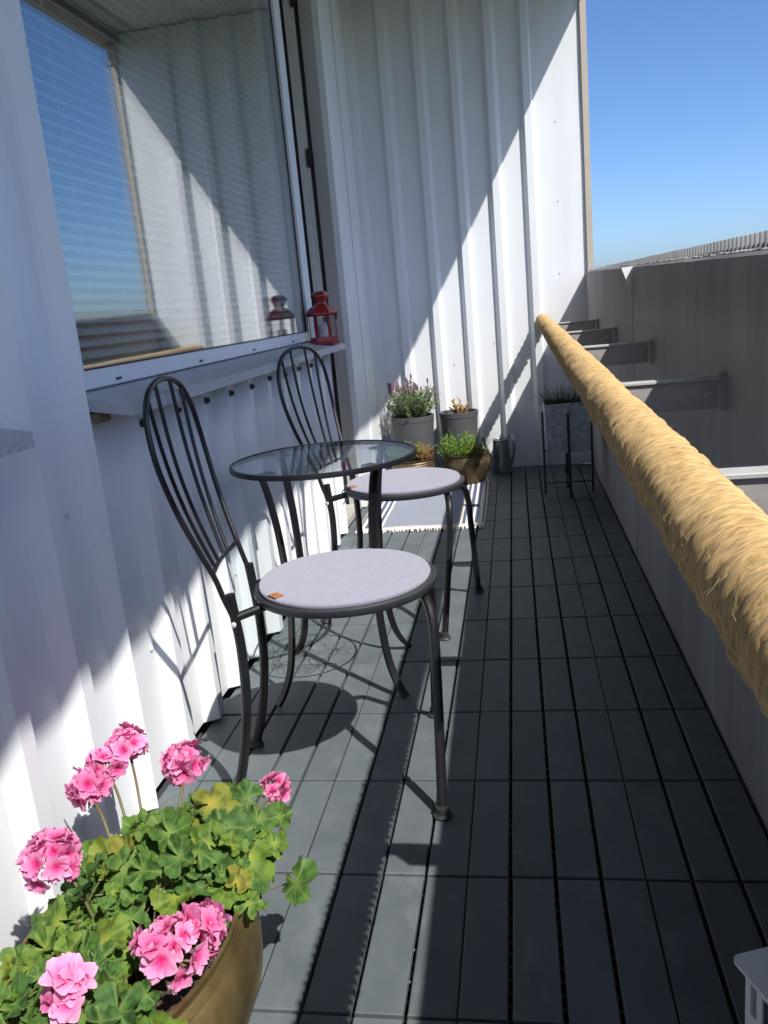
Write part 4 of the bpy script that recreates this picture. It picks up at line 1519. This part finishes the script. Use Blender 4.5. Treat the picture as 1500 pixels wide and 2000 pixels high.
o = tag(m.build('potting_grit', 'perlite', ge, recalc=False), kind='stuff')
o.location = (0.030, 0, 0)
o.scale = (0.757, 1.135, 1)


def leaf_mesh(seed):
    rnd = random.Random(seed)
    m = MB()
    n = 56
    rings = 6
    vs = [(0, 0, 0)]
    fs = []
    lob = 5
    ph = rnd.uniform(0, 6)
    cupv = rnd.uniform(-0.014, 0.016)
    fold = rnd.uniform(-0.006, 0.016)
    bend = rnd.uniform(-0.012, 0.012)
    lobs = [rnd.uniform(0.85, 1.12) for _ in range(8)]
    skew = rnd.uniform(-0.12, 0.12)
    for i in range(1, rings + 1):
        t = i / rings
        for k in range(n):
            # open notch at angle pi (petiole side)
            a = -math.pi + 0.20 + (2 * math.pi - 0.40) * k / (n - 1)
            la = (a + math.pi) / (2 * math.pi) * lob
            li = min(lob - 1, int(la))
            bump = math.sin(math.pi * (la - li)) ** 0.55
            edge = (0.74 + 0.30 * bump) * (lobs[li] * bump + 1 * (1 - bump)) + 0.035 * math.sin(25 * a + ph) * (t > 0.6)
            notch = 1 - 0.42 * math.exp(-((abs(a) - math.pi) / 0.40) ** 2)
            r = 0.040 * t * (1 + (edge * notch * (1 + skew * math.sin(a)) - 1) * t)
            x, y_ = r * math.cos(a), r * math.sin(a)
            wave = 0.0068 * t * t * math.sin(lob * a + ph) + 0.0026 * t * t * math.sin(11 * a + ph * 2)
            z = cupv * t * t + wave + fold * abs(math.sin(a)) * t * t + bend * (x / 0.04) ** 2 - 0.0022 * bump ** 6 * t
            vs.append((x + 0.004, y_, z))
    for k in range(n - 1):
        fs.append((0, 1 + k, 2 + k))
    for i in range(rings - 1):
        for k in range(n - 1):
            a = 1 + i * n + k
            fs.append((a, a + n, a + n + 1, a + 1))
    m.add(vs, fs)
    return m.mesh('leaf', 'geranium_leaf', smooth=True)


LEAVES = [leaf_mesh(s_) for s_ in range(12)]


def floret_mesh(seed):
    rnd = random.Random(seed)
    m = MB()
    np_ = 8
    for k in range(np_):
        inner = k >= 5
        a0 = 2 * math.pi * k / 5 + rnd.uniform(-0.2, 0.2) + (0.6 if inner else 0)
        L_ = rnd.uniform(0.019, 0.0245) * (0.72 if inner else 1)
        W_ = rnd.uniform(0.0088, 0.0112) * (0.8 if inner else 1)
        lift = rnd.uniform(0.15, 0.5) + (0.55 if inner else 0)
        nu = 5
        vs, fs = [], []
        for i in range(nu + 1):
            t = i / nu
            w = W_ * (math.sin(math.pi * (0.12 + 0.80 * t ** 0.8)) ** 0.8)
            for s2 in (-1, -0.5, 0, 0.5, 1):
                z = L_ * t * lift * (1 - 0.45 * t) + 0.0022 * abs(s2) * t + 0.0014 * math.sin(5 * t + s2 * 4 + k)
                x = L_ * t * (1 - 0.08 * s2 * s2)
                vs.append((x * math.cos(a0) - s2 * w * math.sin(a0), x * math.sin(a0) + s2 * w * math.cos(a0), z))
        for i in range(nu):
            for j in range(4):
                fs.append((5 * i + j, 5 * i + j + 1, 5 * i + j + 6, 5 * i + j + 5))
        m.add(vs, fs)
    return m.mesh('floret', 'petal', smooth=True)


FLORETS = [floret_mesh(100 + s_) for s_ in range(5)]


def orient(nrm, spin):
    q = Vector(nrm).normalized().to_track_quat('Z', 'Y')
    return (q.to_matrix() @ Matrix.Rotation(spin, 3, 'Z')).to_euler()


rg = random.Random(21)
stems = MB()
crown = Vector((-0.02, 0.02, 0.17))


def place_leaf(pos, nrm, sc_, stem=True):
    pos = Vector(pos)
    link('leaf', rg.choice(LEAVES), ge, pos, orient(nrm, rg.uniform(0, 6.283)), sc_)
    if stem:
        b_ = crown + Vector((rg.uniform(-0.09, 0.07), rg.uniform(-0.1, 0.12), 0))
        b_ = b_.lerp(Vector((pos.x, pos.y, 0.17)), 0.45)
        b_.z = 0.172
        md = (b_ + pos) / 2 + Vector((0, 0, 0.015))
        stems.tube(smooth_path([b_, md, pos - Vector(nrm).normalized() * 0.002], 4), 0.0012, 5, cap=False)


# crown of leaves: a lumpy dome, thin at the right so that the soil shows
cnt = 0
tries = 0
placed = []
while cnt < 225 and tries < 9000:
    tries += 1
    u = rg.uniform(-1, 1)
    v = rg.uniform(-1, 1)
    if u * u + v * v > 1:
        continue
    x = 0.058 + u * 0.125
    yv = 0.045 + v * 0.270
    if x < -0.150:
        continue
    # the soil opening at the right
    if x > 0.055 and -0.135 < yv < 0.040:
        continue
    top = 0.195 + 0.100 * math.sqrt(max(0.0, 1 - (u * u + v * v))) + 0.035 * noise.noise(Vector((x * 17, yv * 17, 1)))
    top -= 0.040 * max(0, v) * max(0, v)
    z = top - rg.random() ** 1.4 * 0.075
    if any((Vector(p_) - Vector((x, yv, z))).length < 0.020 for p_ in placed):
        continue
    nrm = Vector((u * 0.8 + rg.uniform(-0.65, 0.65) + 0.15, v * 0.6 + rg.uniform(-0.65, 0.65) - 0.30, 1.0))
    place_leaf((x, yv, z), nrm, rg.choice((0.30, 0.40, 0.48, 0.54, 0.62, 0.76)) * rg.uniform(0.9, 1.1))
    placed.append((x, yv, z))
    cnt += 1
for q in range(44):
    x = rg.uniform(-0.065, 0.07)
    yv = rg.uniform(-0.24, 0.05)
    z = rg.uniform(0.185, 0.235) + 0.02 * (x > -0.05)
    place_leaf((x, yv, z), (rg.uniform(-0.7, 0.6), rg.uniform(-0.8, 0.3), 1.0), rg.uniform(0.42, 0.8))
for q in range(30):
    place_leaf((rg.uniform(-0.090, -0.035), rg.uniform(-0.16, 0.13), rg.uniform(0.205, 0.24)), (rg.uniform(-0.9, 0.2), rg.uniform(-0.9, 0.1), 1.0), rg.uniform(0.45, 0.75))
for (x, yv, z) in ((0.100, 0.055, 0.252), (0.132, 0.072, 0.246), (0.082, 0.095, 0.262), (0.072, 0.055, 0.256), (0.152, 0.062, 0.236), (0.112, 0.105, 0.262), (0.058, 0.075, 0.262), (0.09, 0.03, 0.240)):
    place_leaf((x, yv, z), (rg.uniform(-0.2, 0.6), rg.uniform(-0.8, -0.2), 1.0), rg.uniform(0.6, 0.85))
# a few leaves hanging out over the rim on the right and at the far side
for (x, yv, z, nx, ny, nz, s2) in ((0.160, 0.115, 0.235, 0.5, -0.5, 0.8, 1.05), (0.215, 0.145, 0.175, 0.9, -0.3, 0.2, 0.95), (0.115, 0.15, 0.262, 0.3, -0.5, 0.9, 0.95),
                                   (0.135, 0.24, 0.215, 0.2, -0.6, 0.8, 0.75), (0.17, 0.20, 0.20, 0.4, -0.5, 0.8, 0.6), (0.10, 0.30, 0.21, 0.2, -0.6, 0.8, 0.8), (0.15, 0.29, 0.18, 0.2, -0.7, 0.7, 0.55),
                                   (0.05, 0.33, 0.19, 0, -0.7, 0.7, 0.7), (0.06, 0.10, 0.27, 0.3, -0.5, 0.9, 1.0), (0.08, 0.19, 0.27, 0.2, -0.5, 0.9, 1.0), (0.05, -0.19, 0.22, 0.4, -0.5, 0.9, 1.0), (0.10, -0.15, 0.20, 0.6, -0.3, 0.8, 0.9)):
    place_leaf((x, yv, z), (nx, ny, nz), s2)
stems.build('petioles', 'stem_green', ge, smooth=True, angle=None)
MB().tube([(0.04, 0.085, 0.20), (0.05, 0.085, 0.203)], 0.001, 5).build('petiole', 'stem_green', ge)
yl = MB().add([(0, -0.008, 0), (0.012, -0.006, 0.002), (0.016, 0.006, 0.001), (0.004, 0.012, 0.003), (-0.006, 0.004, 0.0)], [(0, 1, 2, 3, 4)])
mat('yellow_leaf', (0.75, 0.62, 0.03), 0.6, var=0.2, scale=60)
yl.build('yellow_leaf', 'yellow_leaf', ge, recalc=False, loc=(0.055, 0.075, 0.215))


def flower_head(pos, R_, n, base, face=(0, -0.3, 1)):
    """pos local to the bowl; R_ radius of the umbel; its florets are sub-parts."""
    pos = Vector(pos)
    core = MB()
    face = Vector(face).normalized()
    core.tube(smooth_path([Vector(base), Vector(base).lerp(pos, 0.55) + Vector((0.004, 0.0, 0.012)), pos - face * R_ * 0.5], 5), 0.0024, 6)
    rr_ = random.Random(int(abs(pos.x * 1000) + abs(pos.y * 777)))
    dirs = []
    k = 0
    while len(dirs) < n and k < 900:
        k += 1
        d_ = Vector((rr_.gauss(0, 1), rr_.gauss(0, 1), rr_.gauss(0, 1))).normalized()
        if d_.dot(face) < -0.35:
            continue
        if any(d_.angle(e_) < 0.60 for e_ in dirs):
            continue
        dirs.append(d_)
    for d_ in dirs:
        core.tube([pos - face * R_ * 0.5, pos + d_ * R_ * 0.55], 0.0009, 4, cap=False)
    for q in range(6):
        d_ = Vector((rr_.gauss(0, 1), rr_.gauss(0, 1), -0.6)).normalized()
        p_ = pos - face * R_ * 0.5
        core.tube([p_, p_ + d_ * R_ * 0.35, p_ + d_ * R_ * 0.55], [0.0008, 0.0024, 0.0008], 5)
    hd = core.build('flower_head', 'stem_green', ge, smooth=True, angle=None)
    for d_ in dirs:
        sc_ = rr_.uniform(0.82, 1.12) * min(1.0, R_ / 0.042 + 0.25)
        link('floret', rr_.choice(FLORETS), hd, pos + Vector((d_.x, d_.y, d_.z * 0.85)) * R_ * rr_.uniform(0.42, 0.85), orient(d_ + Vector((rr_.gauss(0, 0.3), rr_.gauss(0, 0.3), rr_.gauss(0, 0.3))), rr_.uniform(0, 6.28)), sc_ * rr_.uniform(0.75, 1.1))
    return hd


HEADS = [
    ((-0.086, 0.279, 0.318), 0.040, 14, (-0.02, 0.17, 0.20)),
    ((-0.106, 0.241, 0.306), 0.036, 12, (-0.03, 0.15, 0.20)),
    ((-0.115, 0.196, 0.292), 0.034, 12, (-0.04, 0.12, 0.20)),
    ((0.006, 0.284, 0.285), 0.036, 13, (0.02, 0.18, 0.20)),
    ((0.132, 0.337, 0.206), 0.028, 8, (0.10, 0.20, 0.17)),
    ((-0.063, 0.009, 0.310), 0.044, 17, (-0.01, 0.00, 0.20)),
    ((0.132, -0.086, 0.262), 0.048, 20, (0.04, 0.02, 0.18)),
    ((0.160, -0.058, 0.262), 0.036, 11, (0.05, 0.0, 0.18)),
    ((0.050, -0.168, 0.278), 0.034, 9, (0.0, -0.10, 0.20)),
]
for h_ in HEADS:
    flower_head(*h_)
